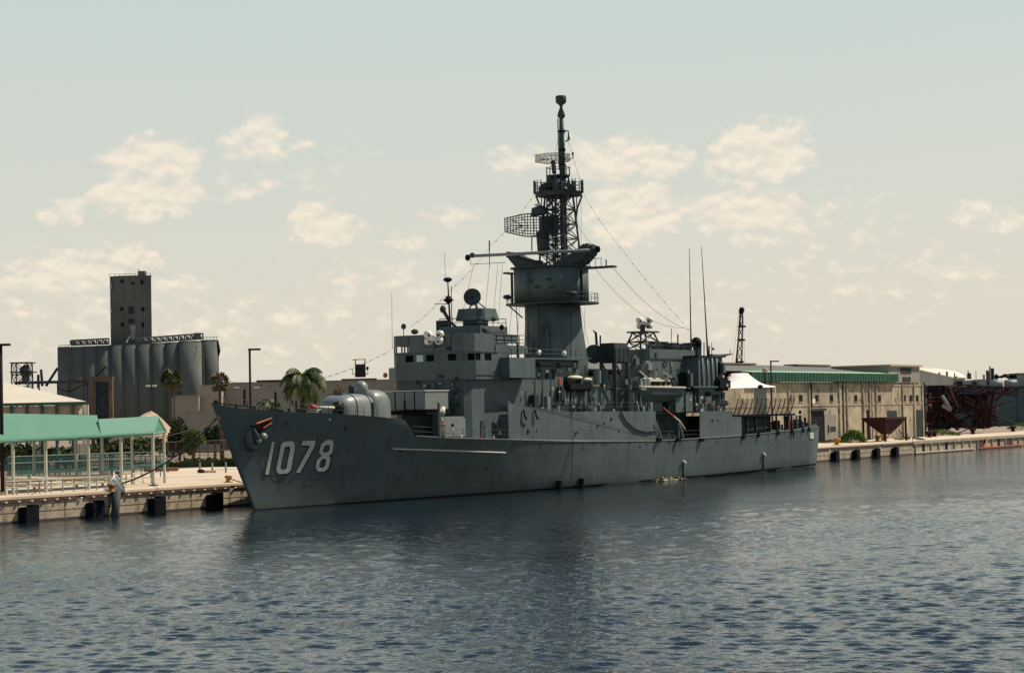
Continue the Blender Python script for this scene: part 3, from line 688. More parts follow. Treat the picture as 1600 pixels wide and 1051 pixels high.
# mid house under the mack
MB(SHIP).box(43.0, 56.3, -4.8, 5.0, 13.0, 15.55).build('mid_house', 'super', ship)
MB(SHIP).box(52, 66.0, -4.7, 4.7, 9.0, 12.2).build('mid_house', 'super', ship)
MB(SHIP).box(43.2, 56.5, 5.0, 6.2, 15.35, 15.52).build('catwalk', 'super', ship)
a = MB(SHIP)
for s in [43.2 + 1.3 * i for i in range(11)]: a.tube([(s, 6.15, 15.5), (s, 6.15, 16.5)], .03, 4)
a.tube([(43.2, 6.15, 16.0), (56.2, 6.15, 16.0)], .025, 4); a.tube([(43.2, 6.15, 16.5), (56.2, 6.15, 16.5)], .03, 4); a.build('catwalk_rail', 'mast', ship)
for s in (44.5, 46.2, 48.1, 50, 53.5, 57.5): MB(SHIP).tube([(s, 5.9, 9), (s, 5.9, 13.1)], .09, 6).build('stanchion', 'super', ship)
for s0, s1, z0, z1, m in ((44.2, 45.3, 9.1, 11.2, 'dark'), (47.2, 48.2, 9.0, 11.0, 'lite'), (49.2, 52.2, 9.0, 9.9, 'dark'), (50.5, 51.2, 10.5, 12.2, 'dark'), (55.2, 58.3, 12.4, 13.4, 'mast')):
    MB(SHIP).box(s0, s1, 5.0, 5.9, z0, z1).build('deck_locker', m, ship, bevel=.05)
for x, y0, y1 in ((887, 612, 640), (893, 612, 641), (900, 611, 641), (912, 611, 641), (920, 600, 641), (908, 611, 641)):
    p0 = P(x, y1, 5.4); p1 = P(x, y0, 5.4); MB(SHIP).tube([p0, p1], .2, 7).build('vent_trunk', 'lite' if x % 2 else 'super', ship, True)
# oval crest board with red shield
c = P(872, 594, 5.15)
MB(SHIP).lathe(c, [(1.18, 0), (1.18, .12), (.95, .13)], 24, .8, 1.15, axis='y').build('crest_board', 'palegrey', ship)
MB(SHIP).lathe((c[0], c[1] + .1, c[2]), [(.98, 0), (.98, .06)], 24, .78, 1.15, axis='y').build('crest_field', 'super', ship)
a = MB(SHIP); k = .62
a.add([(c[0] + x * k, c[1] + .2, c[2] + z * k) for x, z in ((-.75, .55), (.75, .55), (.75, -.3), (0, -1.2), (-.75, -.3))] + [(c[0] + x * k, c[1] + .1, c[2] + z * k) for x, z in ((-.75, .55), (.75, .55), (.75, -.3), (0, -1.2), (-.75, -.3))], [(0, 1, 2, 3, 4), (9, 8, 7, 6, 5), (0, 5, 6, 1), (1, 6, 7, 2), (2, 7, 8, 3), (3, 8, 9, 4), (4, 9, 5, 0)])
a.build('crest_shield', 'red', ship)
for x, y, m in ((863, 607, 'cream'), (874, 612, 'white'), (855, 580, 'white'), (833, 597, 'red'), (820, 640, 'cream'), (838, 640, 'cream'), (896, 635, 'white'), (848, 637, 'white'), (930, 640, 'cream'), (959, 641, 'cream'), (814, 612, 'cream')):
    c = P(x, y, 6.1); MB(SHIP).cbox(c, (.34, .2, .22 if m != 'cream' else .4), .4).build('deck_fitting', m, ship, bevel=.05)
for x, y in ((818, 640), (836, 640)):
    c = P(x, y, 6.5); MB(SHIP).tube([c, (c[0], c[1] + .15, c[2] - .7), (c[0] + .35, c[1] + .15, c[2] - 1.1)], .13, 6).build('hose_bracket', 'dark', ship)
c = P(893, 640, 6.52); d_ = P(893, 762, 6.3); MB(SHIP).tube([c, (c[0], 6.62, 5.4), (c[0], 6.25, .4)], .05, 5).build('rust_streak_pipe', 'mast', ship)

# --- director, bridge-top fittings
MB(SHIP).prism([(36.2, -1.9), (36.2, 2.3), (37.2, 3.2), (43.0, 3.2), (43.0, -1.9)], 16.9, 19.2).build('director_house', 'super', ship)
MB(SHIP).prism([(36.0, 2.2), (38.5, 3.6), (42.4, 3.6), (42.4, 2.6)], 18.2, 18.5).build('platform', 'mast', ship)
a = MB(SHIP)
for s, t in ((36.3, -1.8), (36.3, .0), (36.3, 2.2), (38, 3.15), (40, 3.15), (42.8, 3.15)): a.tube([(s, t, 19.1), (s, t, 20.1)], .05, 4)
a.tube([(36.3, -1.8, 20.1), (36.3, 2.2, 20.1), (37.2, 3.1, 20.1), (42.9, 3.1, 20.1)], .05, 4); a.tube([(36.3, -1.8, 19.6), (36.3, 2.2, 19.6), (37.2, 3.1, 19.6), (42.9, 3.1, 19.6)], .04, 4)
a.build('director_rail', 'mast', ship)
dr = MB(SHIP); dr.lathe((40.2, .6, 19.2), [(1.5, 0), (1.5, .6), (1.35, .7)], 16); dr = dr.build('director', 'mast', ship)
MB(SHIP).prism([(38.4, -1.0), (38.4, 2.0), (39.3, 2.6), (42.2, 2.6), (42.2, -1.2)], 19.9, 21.3, .86).build('director_body', 'super', dr)
a = MB(SHIP)
c0 = P(738, 464, .6); vd = (Vector((-.86, .42, .10))).normalized()
def disc(mb, c, nrm, prof, n=24):
    nrm = Vector(nrm).normalized(); a1 = nrm.cross(Vector((0, 0, 1))).normalized(); a2 = nrm.cross(a1); vs = []; fs = []
    for r_, h in prof:
        for j in range(n):
            t_ = 2 * math.pi * j / n; vs.append(tuple(Vector(c) + (a1 * math.cos(t_) + a2 * math.sin(t_)) * r_ + nrm * h))
    for i in range(len(prof) - 1):
        for j in range(n): fs.append((i * n + j, i * n + (j + 1) % n, (i + 1) * n + (j + 1) % n, (i + 1) * n + j))
    fs += [tuple(range(n))[::-1], tuple(range(len(vs) - n, len(vs)))]
    mb.add(vs, fs)
disc(a, c0, vd, [(.3, -.45), (.95, -.12), (1.02, .08), (.96, .06), (.5, -.12), (.06, -.16)]); a.build('radar_dish', 'mast', dr, True)
a = MB(SHIP); disc(a, Vector(c0) + vd * .05, vd, [(.12, -.1), (.08, .25)], 8); a.build('feed_horn', 'black', dr)
a = MB(SHIP)
for s, t in ((39.7, .0), (39.9, 1.2), (41.6, 1.4), (41.3, .1)): a.tube([(s, t, 21.2), (c0[0] + .5, .6, c0[2] - .3)], .09, 5)
a.build('dish_mount', 'super', dr)
a = MB(SHIP); p0 = P(752, 499, 1.5); p1 = P(771, 498, 2.6); a.tube([p0, p1], .24, 8); a.ball(p1, .34); a.build('rangefinder', 'mast', dr, True)
p0 = P(749, 515, 2.6); p1 = P(749, 483, 2.6); MB(SHIP).tube([p0, p1], .35, 6).build('director_column', 'mast', dr)
# pole mast forward of the director with two saucers
p0 = P(704, 518, -1.4); p1 = P(699.5, 437, -1.4); pm = MB(SHIP).tube([p0, p1], [.16, .07], 6).build('signal_mast', 'mast', ship)
MB(SHIP).lathe(p1, [(.12, -.3), (.5, -.1), (.5, .12), (.3, .25), (.05, .28)], 12).build('mast_head_disc', 'black', pm, True)
c = P(700.5, 468, -1.4); MB(SHIP).lathe(c, [(.1, -.5), (.55, -.1), (.66, 0), (.35, .12), (.3, .35), (.05, .5)], 12).build('mast_saucer', 'black', pm, True)
MB(SHIP).tube([P(679, 475, -1.4), P(700, 475, -1.4)], .05, 4).build('yard', 'mast', pm)
MB(SHIP).tube([P(696, 433, -1.4), P(694.5, 395, -1.4)], .025, 4).build('whip', 'mast', pm)
MB(SHIP).tube([P(694, 487, -1.4), P(703, 503, -1.4), P(727, 521, 1)], [.22, .2, .05], 6).build('stay_arm', 'mast', pm)
c = P(692, 483, -1.4); MB(SHIP).ball(c, (.4, .35, .45)).build('searchlight', 'mast', pm, True)
MB(SHIP).tube([P(706, 500, -1.4), P(705, 447, -1.4)], .06, 4).build('yard_pole', 'mast', pm)
MB(SHIP).box(37.2, 38.4, -2.9, -1.7, 18, 20).build('mast_foot_house', 'dark', ship)
def quadlamp(c, name, nrm):
    nrm = Vector(nrm).normalized(); a1 = nrm.cross(Vector((0, 0, 1))).normalized(); a2 = Vector((0, 0, 1))
    q_ = MB(SHIP); q_.ball(c, (.62, .62, .42), 12, 8, .7); q_ = q_.build(name, 'white', ship, True)
    for i, (u, v) in enumerate(((-.66, .42), (.66, .42), (-.62, -.34), (.62, -.34))):
        p = Vector(c) + a1 * u + a2 * v; b_ = MB(SHIP); b_.ball(tuple(p), (.46, .46, .42), 10, 8, .75); b_.build('dome', 'white', q_, True)
        b_ = MB(SHIP); p2 = p + nrm * .40 + a1 * (-.12 if u > 0 else .12) + a2 * -.1; b_.ball(tuple(p2), (.16, .16, .13), 8, 6); b_.build('dome_face', 'black', q_, True)
    return q_
quadlamp(PS(678, 528, 30.2), 'antenna_cluster', (-.84, .5, 0))
MB(SHIP).tube([PS(678, 533, 30.3), PS(678, 541, 30.6), PS(678, 543, 31.1)], .12, 6).build('antenna_bracket', 'super', ship)
c = P(630.5, 510, -4); MB(SHIP).lathe(c, [(.1, -.1), (.34, -.02), (.34, .05), (.1, .1)], 12, axis='x').build('signal_lamp', 'mast', ship, True); MB(SHIP).tube([(c[0], c[1], c[2] - .3), (c[0], c[1], 18.1)], .05, 5).build('lamp_post', 'mast', ship)
c = P(648, 518, -3.3); MB(SHIP).ball(c, (.4, .45, .32)).build('compass', 'mast', ship, True); c = P(784, 511, 5); MB(SHIP).ball(c, (.28, .28, .33), 8, 6).build('signal_ball', 'black', ship); MB(SHIP).tube([c, (c[0], c[1], 17)], .04, 4).build('ball_staff', 'mast', ship)
c = P(757, 515, 4); MB(SHIP).ball(c, (.4, .35, .3)).build('covered_pelorus', 'mast', ship, True)
MB(SHIP).tube([P(613, 545, -5), P(612, 458, -5)], [.035, .02], 4).build('whip_antenna', 'mast', ship)
quadlamp(P(1007, 505, 0), 'antenna_cluster', (-.84, .5, 0))

# --- gun mount forward
gm = thing  # (kept as part of the ship)
g0 = MB(SHIP); g0.ball((15.9, .1, 9.1), (3.5, 2.2, 2.45), 32, 18, .62); gun = g0.build('gun_mount', 'lite', ship, True)
g0 = MB(SHIP); g0.ball((19.3, .1, 9.0), (1.95, 2.3, 2.95), 28, 18, .55); g0.build('gun_shield_rear', 'lite', gun, True)
MB(SHIP).box(17.2, 17.5, 1.9, 2.45, 8.6, 10.6).build('access_hatch', 'super', gun, bevel=.05)
MB(SHIP).cbox((14.6, .2, 11.55), (1.4, 1.1, .25)).build('roof_hatch', 'super', gun, bevel=.06)
c = P(564, 609, .4); g0 = MB(SHIP); g0.ball(c, (.82, .82, 1.0), 16, 12); g0.build('gun_dome', 'lite', gun, True)
g0 = MB(SHIP); g0.lathe((c[0], c[1], c[2] - 1.1), [(1.0, 0), (.95, .5)], 16); g0.build('dome_ring', 'mast', gun)
c = P(550, 608, -.6); g0 = MB(SHIP); g0.ball(c, (.45, .45, .55), 10, 8); g0.build('sight_cowl', 'mast', gun, True)
p0 = P(529, 637, 1.2); p1 = P(493, 636, 1.0); MB(SHIP).tube([p0, p1], [.17, .12], 8).build('gun_barrel', 'cream', gun, True)
p2 = P(486, 634.5, 1.0); MB(SHIP).tube([p1, p2], [.19, .22], 8).build('muzzle_cover', 'red', gun, True)
c = P(529, 638, 1.2); g0 = MB(SHIP); g0.ball(c, (.75, .6, .75), 12, 8, .8); g0.build('barrel_housing', 'black', gun, True); g0 = MB(SHIP); g0.ball((c[0] - .2, c[1] + .3, c[2] + .45), (.22, .2, .2), 8, 6); g0.build('housing_lamp', 'red', gun)
for k in (-1.3, 1.2):
    pts = []
    for i in range(17):
        a_ = math.pi * i / 16; e_ = .62; cx_ = math.copysign(abs(k / 3.5) ** (1 / e_), k) ; sc_ = math.sqrt(max(0, 1 - cx_ * cx_)) ** e_
        pts.append((15.9 + k, .1 + 2.23 * sc_ * math.copysign(abs(math.cos(a_)) ** e_, math.cos(a_)), 9.1 + 2.48 * sc_ * math.sin(a_) ** e_))
    MB(SHIP).tube(pts, .05, 5).build('shield_rib', 'super', gun)
MB(SHIP).lathe((18.3, 0, 7.4), [(2.6, 0), (2.5, 1.2)], 24).build('barbette', 'super', gun)
c = P(498, 643, 2.4); MB(SHIP).ball(c, .28, 8, 6).build('deck_light', 'white', ship, True)
# jackstaff, bow rail, chocks
js = P(344, 631, 0); jt = P(341, 583, 0); MB(SHIP).tube([js, jt], [.09, .06], 6).build('jackstaff', 'mast', ship)
MB(SHIP).tube([P(343.5, 600, 0), P(361, 634, 0)], .05, 4).build('jackstaff_stay', 'mast', ship)
c = P(338, 629, 0); MB(SHIP).ball(c, (.3, .3, .32), 8, 6).build('bow_chock', 'rust', ship, True)
MB(SHIP).tube([P(345, 630, 0), P(400, 636, 1.0)], .07, 5).build('bow_rail', 'rust', ship)
for x, y0, y1 in ((382, 635, 608), (430.5, 640, 612), (463, 642, 626)):
    MB(SHIP).tube([P(x, y0, .5), P(x, y1, .5)], .14, 5).build('deck_post', 'pole', ship)
# --- ASROC style box launcher
la = MB(SHIP); la.box(24.4, 29.0, -1.05, 4.1, 9.72, 11.72); lau = la.build('missile_launcher', 'lite', ship, bevel=.05)
MB(SHIP).box(24.2, 29.1, -1.15, 4.2, 11.74, 11.82).build('launcher_top', 'white', lau)
w_ = 5.15 / 4
for i in range(4):
    t0 = -1.05 + i * w_; dd = MB(SHIP).box(24.28, 24.4, t0 + .06, t0 + w_ - .06, 9.8, 11.68).build('cell_door', 'lite', lau, bevel=.03)
for i in (1, 3): MB(SHIP).box(24.30, 24.5, -1.05 + i * w_ - .07, -1.05 + i * w_ + .07, 9.72, 11.7).build('cell_gap', 'black', lau)
MB(SHIP).box(24.22, 24.38, -1.05 + 2 * w_ - .1, -1.05 + 2 * w_ + .08, 9.2, 10.8).build('loading_rail', 'black', lau)
MB(SHIP).box(25.5, 28, .3, 2.6, 6.6, 9.7).build('launcher_pedestal', 'dark', lau)
MB(SHIP).box(25.0, 30.5, -.9, 3.9, 9.2, 9.68).build('launcher_cradle', 'black', lau)
MB(SHIP).box(26.5, 31, 4.35, 5.1, 6.5, 8.9).build('loader_cabinet', 'lite', ship, bevel=.2)
# covered davit and small deck gear by the launcher
dv = MB(SHIP); c = P(692, 682, 5.6)
dv.tube([c, (c[0], c[1], c[2] + 1.2), (c[0] - .2, c[1], c[2] + 2.6), (c[0] + .3, c[1], c[2] + 3.2)], [.28, .42, .42, .18], 8); dvo = dv.build('covered_davit', 'canvas', ship, True)
MB(SHIP).tube([(c[0] - .7, c[1], c[2] - .1), (c[0] - .7, c[1], c[2] + 3.7)], .16, 6).build('davit_post', 'super', dvo); MB(SHIP).lathe((c[0], c[1], c[2] + 1.2), [(.45, -.1), (.45, .12)], 8).build('davit_strap', 'orange', dvo)
for x, y, m in ((707, 664, 'rust'), (707, 671, 'cream'), (721, 681, 'white'), (752, 683, 'red'), (771, 683, 'cream'), (781, 676, 'yellow'), (772, 659, 'lite')):
    c = P(x, y, 5.8); MB(SHIP).cbox(c, (.3, .25, .32), .3).build('deck_fitting', m, ship, bevel=.05)
def lifeline(s0, s1, tfun, zfun, n, h=1.05, m='mast'):
    a = MB(SHIP); r1 = []; r2 = []
    for i in range(n + 1):
        s = s0 + (s1 - s0) * i / n; t, z = tfun(s), zfun(s); a.tube([(s, t, z), (s, t, z + h)], .035, 4); r1.append((s, t, z + h)); r2.append((s, t, z + h * .5))
    a.tube(r1, .02, 4); a.tube(r2, .02, 4); a.build('lifeline', m, ship)
lifeline(21, 37.5, lambda s: hb(s, 6.4) - .15, lambda s: interp(ZD, s), 10)
lifeline(44, 73, lambda s: 6.35, lambda s: 9.1, 16); lifeline(85.5, 95, lambda s: 6.35, lambda s: 8.8, 6); lifeline(117, 127, lambda s: hb(s, 5.8) - .15, lambda s: interp(ZD, s), 7)
lifeline(74, 98, lambda s: 6.35, lambda s: 5.3, 12)

# --- mack: combined mast and stack
CM = (58.4, 0)
def rrect(cs, ctt, a_, b_, k=5):   # rounded rectangle half sizes a (s), b (t)
    out = []; r_ = min(a_, b_) * .72
    for qx, qy, st_ in ((1, 1, 0), (-1, 1, 90), (-1, -1, 180), (1, -1, 270)):
        for i in range(k + 1):
            t_ = R(st_ + 90 * i / k); out.append((cs + qx * (a_ - r_) + r_ * math.cos(t_), ctt + qy * (b_ - r_) + r_ * math.sin(t_)))
    return out
def loft(mb, rings):
    n = len(rings[0][0]); vs = [(x, y, z) for rg, z in rings for x, y in rg]; fs = [tuple(range(n))[::-1], tuple(range(len(vs) - n, len(vs)))]
    for i in range(len(rings) - 1):
        for j in range(n): fs.append((i * n + j, i * n + (j + 1) % n, (i + 1) * n + (j + 1) % n, (i + 1) * n + j))
    mb.add(vs, fs)
mk = MB(SHIP); loft(mk, [(rrect(59.0, .2, 4.1, 3.2), 9.0), (rrect(59.0, .2, 4.1, 3.2), 15.5), (rrect(58.8, .2, 3.8, 3.1), 17.6), (rrect(58.6, .2, 3.5, 3.0), 19.8), (rrect(58.4, .2, 3.3, 2.95), 22.6)])
mack = mk.build('mack_tower', 'mast', ship, True)
mack.data.materials[0] = MT['super']
for s, t in ((55.0, 0.2), (55.3, 1.7), (55.3, -1.5)): MB(SHIP).tube([(s - .3, t, 15.6), (s + .1, t, 22.5)], .06, 4).build('tower_pipe', 'mast', mack)
mk = MB(SHIP); loft(mk, [(rrect(58.4, .1, 3.9, 4.3), 22.75), (rrect(58.4, .1, 3.9, 4.3), 26.85)]); stack = mk.build('stack_casing', 'super', ship, True)
def ringplat(name, cs, ctt, a_, b_, z, th, m='mast', rail=True, nposts=18, h=1.1):
    mb = MB(SHIP); loft(mb, [(rrect(cs, ctt, a_, b_), z), (rrect(cs, ctt, a_, b_), z + th)]); o = mb.build(name, m, ship)
    if rail:
        mb = MB(SHIP); rg = rrect(cs, ctt, a_ - .1, b_ - .1); k = max(1, len(rg) // nposts)
        for p in rg[::k]: mb.tube([(p[0], p[1], z + th), (p[0], p[1], z + th + h)], .035, 4)
        for hh in (.5, 1): mb.tube([(p[0], p[1], z + th + h * hh) for p in rg + rg[:1]], .03, 4)
        mb.build('platform_rail', m, o)
    return o
ringplat('lower_gallery', 58.4, .2, 4.7, 5.4, 22.4, .2)
ringplat('upper_gallery', 58.4, .1, 4.2, 4.7, 26.9, .16, rail=False)
for t0 in (-4.9, 5.1):
    MB(SHIP).tube([(57.2, t0, 22.6), (57.2, t0, 26.4)], .16, 6).build('gallery_post', 'black', ship); MB(SHIP).tube([(56.6, t0 * .93, 22.6), (56.6, t0 * .93, 26.6)], .07, 5).build('gallery_post', 'mast', ship)
    MB(SHIP).ball((55.6, t0 * .95, 23.5), (.7, .45, .3), 8, 6).build('life_raft', 'mast', ship, True)
    MB(SHIP).tube([(56.5, t0, 22.4), (57, t0 * .68, 20.9)], .09, 5).build('gallery_bracket', 'mast', ship)
    MB(SHIP).tube([(56.5, t0 * .8, 22.4), (56.5, t0 * .74, 16)], .06, 4).build('drain_pipe', 'mast', ship)
# exhaust horns
for poly in ([(-6.5, 29.05), (-6.3, 28.4), (-5.2, 27.3), (-4.2, 27.0), (-1.2, 27.0), (-1.6, 28.0), (-3.2, 28.2), (-4.4, 28.6), (-5.4, 29.2)], [(7.0, 29.5), (7.25, 29.1), (7.0, 28.3), (5.6, 27.2), (4.6, 27.0), (1.2, 27.0), (1.8, 27.9), (3.6, 28.3), (5.4, 29.3), (6.2, 29.75)]):
    mb = MB(lambda a, b, c: sw(c, a, b)); mb.prism([(x_ * .88, z_) for x_, z_ in poly], 57.3, 59.6); hn = mb.build('exhaust_horn', 'mast', ship, bevel=.22)
    e_ = poly[0] if poly[0][0] < 0 else poly[1]
    MB(SHIP).box(57.5, 59.4, e_[0] * .88 - .12, e_[0] * .88 + .15, e_[1] - .5, e_[1] + .25).build('horn_mouth', 'black', hn)
# main yard with end balls, radio platform to port
yl = PS(738, 400, 55.5); yr = PS(926, 391, 55.5)
yd = MB(SHIP).tube([yl, yr], .2, 7).build('main_yard', 'lite', ship, True)
for e_, dxx in ((yl, -.7), (yr, .7)):
    MB(SHIP).ball((e_[0], e_[1] + dxx, e_[2] - (.15 if dxx < 0 else -.1)), (.32, .38, .42), 8, 6).build('yard_lamp', 'black', yd); MB(SHIP).ball((e_[0], e_[1], e_[2] + .1), (.3, .4, .35), 8, 6).build('yard_end', 'mast', yd)
pt = PS(765, 399, 55.5); MB(SHIP).tube([PS(765, 418, 55.5), PS(764.5, 376, 55.5)], [.03, .1], 5).build('yard_spike', 'mast', yd)
MB(SHIP).tube([PS(735, 406, 55.5), PS(735, 413, 55.5), PS(790, 410, 55.5)], .035, 4).build('foot_rope', 'mast', yd)
c0 = PS(915, 419, 56); c1 = PS(960, 417, 56); MB(SHIP).box(55.6, 56.6, c0[1], c1[1], c0[2] - .12, c0[2] + .12).build('side_platform', 'mast', ship)
a = MB(SHIP)
for t in (8.2, 9.0, 9.8): a.tube([(56, t - 1.2, c0[2]), (56, t - 1.2, c0[2] + 1.1)], .04, 4)
a.tube([(56, 7.0, c0[2] + 1.1), (56, 8.7, c0[2] + 1.1)], .04, 4); a.tube([(56, 9.3, c0[2]), (56, 9.3, c0[2] + .9)], .09, 4); a.build('side_platform_rail', 'mast', ship)
c0 = PS(790, 427, 56); MB(SHIP).box(55.4, 57, c0[1], -4.5, c0[2] - .12, c0[2] + .1).build('side_platform', 'mast', ship)
# lattice mast
pole_b = P(883, 425, 0); pole_t = P(878, 173, 0); CS = 61.9
mast = MB(SHIP).tube([(CS, 0, 26.5), (CS, 0, 42), (CS, 0, 47.0)], [.46, .38, .24], 10).build('pole_mast', 'mast', ship, True)
MB(SHIP).lathe((CS, 0, 0), [(.26, 46.0), (.5, 46.2), (.46, 46.6), (.18, 47.3), (.2, 47.6), (.55, 47.9), (.68, 48.0), (.68, 48.75), (.55, 48.85)], 14).build('tacan_drum', 'mast', mast, True)
for z in (41.9, 44.2, 39.9): MB(SHIP).lathe((CS, 0, z), [(.48, 0), (.48, .25)], 10).build('pole_band', 'black', mast)
MB(SHIP).tube([(CS - .1, -.4, 39.5), (CS - .1, -.45, 46)], .1, 5).build('cable_run', 'cream', mast)
MB(SHIP).tube([P(881, 204, .5), P(888, 205, .5), P(889, 218, .5), P(884, 221, .5)], [.12, .1, .2, .1], 5).build('aerial_bracket', 'mast', mast)
MB(SHIP).tube([P(885, 252, .5), P(895, 247, .5), P(895, 238, .5)], [.05, .07, .13], 5).build('aerial_bracket', 'mast', mast)
def tower(name, z0, z1, cs, h0, h1, bays, rl, rb):
    tq = .3; b4 = [(cs - h0, tq - h0, z0), (cs - h0, tq + h0, z0), (cs + h0, tq + h0, z0), (cs + h0, tq - h0, z0)]; t4 = [(cs - h1, tq - h1, z1), (cs - h1, tq + h1, z1), (cs + h1, tq + h1, z1), (cs + h1, tq - h1, z1)]
    return MB(SHIP).truss(b4, t4, bays, rl, rb).build(name, 'mast', ship)
tower('lattice_mast', 27.0, 36.2, 60.4, 1.95, 1.25, 5, .14, .075); tower('lattice_mast_top', 36.7, 38.5, 60.4, 1.15, .85, 2, .11, .06)
tower('inner_lattice', 27.0, 38.5, 59.2, .8, .6, 8, .10, .05)
a = MB(SHIP)
for sg_ in (-1, 1):
    for s in (58.8, 62.0):
        a = MB(SHIP); a.tube([(s, .3 + sg_ * 1.4, 32.8), (s, .3 + sg_ * 1.6, 34.4), (s, .3 + sg_ * 2.4, 36.1)], .12, 5); a.tube([(s, .3 + sg_ * 1.6, 34.4), (s, .3 + sg_ * 1.6, 36.1)], .08, 4); a.build('platform_brace', 'mast', ship)
pf = MB(SHIP); loft(pf, [(rrect(60.3, .3, 2.4, 2.6), 36.0), (rrect(60.3, .3, 2.6, 2.85), 36.55)]); pf = pf.build('mast_platform', 'mast', ship)
a = MB(SHIP); rg = rrect(60.3, .3, 2.6, 2.85)
for p in rg: a.tube([(p[0], p[1], 36.4), (p[0] * 1.0, p[1], 38.0)], .07, 4)
for z in (37.1, 37.6): a.tube([(p[0], p[1], z) for p in rg + rg[:1]], .04, 4)
a.build('platform_rail', 'mast', pf)
rj = random.Random(11); a = MB(SHIP)
for i in range(26):
    t_ = rj.uniform(0, 6.283); r_ = rj.uniform(1.6, 2.5); a.cbox((60.3 + r_ * math.cos(t_), .3 + r_ * math.sin(t_), 36.6 + rj.uniform(.2, .7)), (rj.uniform(.15, .5), rj.uniform(.15, .5), rj.uniform(.4, 1.3)), rj.random())
a.build('aerial_boxes', 'mast', pf)
up2 = MB(SHIP); loft(up2, [(rrect(60.3, .3, 1.2, 1.3), 38.4), (rrect(60.3, .3, 1.3, 1.4), 38.65)]); up2 = up2.build('top_platform', 'mast', ship)
a = MB(SHIP); rg = rrect(60.3, .3, 1.28, 1.38, 2)
for p in rg: a.tube([(p[0], p[1], 38.6), (p[0], p[1], 39.7)], .045, 4)
a.tube([(p[0], p[1], 39.6) for p in rg + rg[:1]], .04, 4); a.build('platform_rail', 'mast', up2)
MB(SHIP).lathe((59.4, -.2, 36.5), [(.5, 0), (.5, 1.2), (.4, 2.0), (.45, 2.1)], 12).build('equipment_drum', 'mast', ship, True)
# surface search radar (curved mesh reflector)
def reflector(name, c, wdt, hgt, curve, yawdir, nx_, nz_, tp, bar, m='mast'):
    yv = Vector(yawdir).normalized(); side = Vector((0, 0, 1)).cross(yv).normalized(); rp = MB(SHIP)
    def pt(u, v):
        k = (1 - tp * max(0, abs(u) - .35) / .65); d_ = curve * (u * u) + curve * .35 * v * v
        return tuple(Vector(c) + side * (u * wdt / 2) + Vector((0, 0, 1)) * (v * hgt / 2 * k) + yv * d_)
    for i in range(nx_ + 1):
        u = -1 + 2 * i / nx_; rp.tube([pt(u, v) for v in (-1, -.5, 0, .5, 1)], bar, 4)
    for j in range(nz_ + 1):
        v = -1 + 2 * j / nz_; rp.tube([pt(-1 + 2 * i / 14, v) for i in range(15)], bar * (1.5 if abs(v) == 1 else 1), 4)
    o = rp.build(name, m, ship)
    bk = MB(SHIP)
    for i in range(0, nx_ + 1, max(1, nx_ // 5)):
        u = -1 + 2 * i / nx_; p = Vector(pt(u, 0)); q_ = Vector(c) - yv * .7 + side * (u * wdt / 2 * .5); bk.tube([tuple(p), tuple(q_)], bar * 1.4, 4)
        bk.tube([pt(u, .8), tuple(q_)], bar, 4); bk.tube([pt(u, -.8), tuple(q_)], bar, 4)
    bk.build('reflector_frame', m, o)
    return o
rad1 = reflector('surface_radar', P(864, 248, -.8), 4.4, 1.35, .5, (-.9, .44, 0), 26, 8, .35, .028)
MB(SHIP).tube([P(864, 252, -.8), P(866, 270, -.2)], .28, 8).build('radar_pedestal', 'mast', rad1)
cr = P(838, 352, -1.2)
rad2 = reflector('air_search_radar', cr, 8.0, 2.8, .7, (-.80, .60, 0), 22, 8, .42, .05)
MB(SHIP).tube([P(848, 362, -1.2), P(849, 398, -1.2)], [.85, .7], 10).build('radar_pedestal', 'mast', rad2, True)
MB(SHIP).cbox(P(858, 352, -1.0), (1.8, 1.6, 2.2), .4).build('radar_turning_gear', 'mast', rad2)
c = P(841, 324, -1.2); MB(SHIP).tube([c, P(843, 335, -1.2)], [.85, 1.1], 10).build('feed_array', 'mast', rad2, True); MB(SHIP).ball((c[0], c[1], c[2] + .3), (.5, .5, .2), 8, 5).build('feed_cap', 'white', rad2, True)
MB(SHIP).tube([P(831, 392, -1.2), P(831, 369, -1.2), P(839, 368, -1.2)], .09, 4).build('access_frame', 'mast', ship)
# --- rigging
rg = MB(SHIP)
def line(p, q_, sg_=.0, r_=.022): rg.tube(sag(p, q_, sg_, 8), r_, 3, False)
for x0, y0, x1, y1 in ((880, 180, 866, 246), (881, 200, 912, 300), (740, 415, 720, 500), (765, 412, 757, 500), (778, 412, 770, 505), (785, 412, 778, 510), (800, 480, 792, 560), (812, 480, 806, 560), (908, 480, 920, 540), (914, 480, 912, 560), (903, 320, 903, 388), (908, 310, 908, 385), (888, 330, 932, 395)):
    line(P(x0, y0, 0), P(x1, y1, 0))
rg.build('rigging', 'wire', ship)
def dressing(pts_, r_=.022, bulb=.07, step=1.6):
    o = MB(SHIP)
    for a0, a1 in zip(pts_, pts_[1:]): o.tube(sag(a0, a1, .35, 10), r_ * .8, 3, False)
    o = o.build('dressing_line', 'wire', ship)
    for a0, a1 in zip(pts_, pts_[1:]):
        ps = sag(a0, a1, .35, max(3, int((Vector(a1) - Vector(a0)).length / step)))
        for p in ps[1:-1]: MB(SHIP).ball(p, bulb, 6, 4).build('lamp_bulb', 'pole', o)
dressing([P(838, 300, 0), P(766, 385, 0), P(701, 455, 0), P(640, 511, 0)]); dressing([P(610, 548, -3), P(470, 600, 0), P(343, 592, 0)], bulb=.07)
dressing([P(912, 303, 0), P(958, 372, 1), P(1076, 514, 3)])
a = MB(SHIP); a.tube(sag(P(958, 418, 3), P(1078, 516, 3), 1.2, 10), .03, 3, False); a.tube(sag(P(930, 420, 3), P(1070, 512, 3), 2.0, 10), .025, 3, False); a.build('aerial_wire', 'wire', ship)

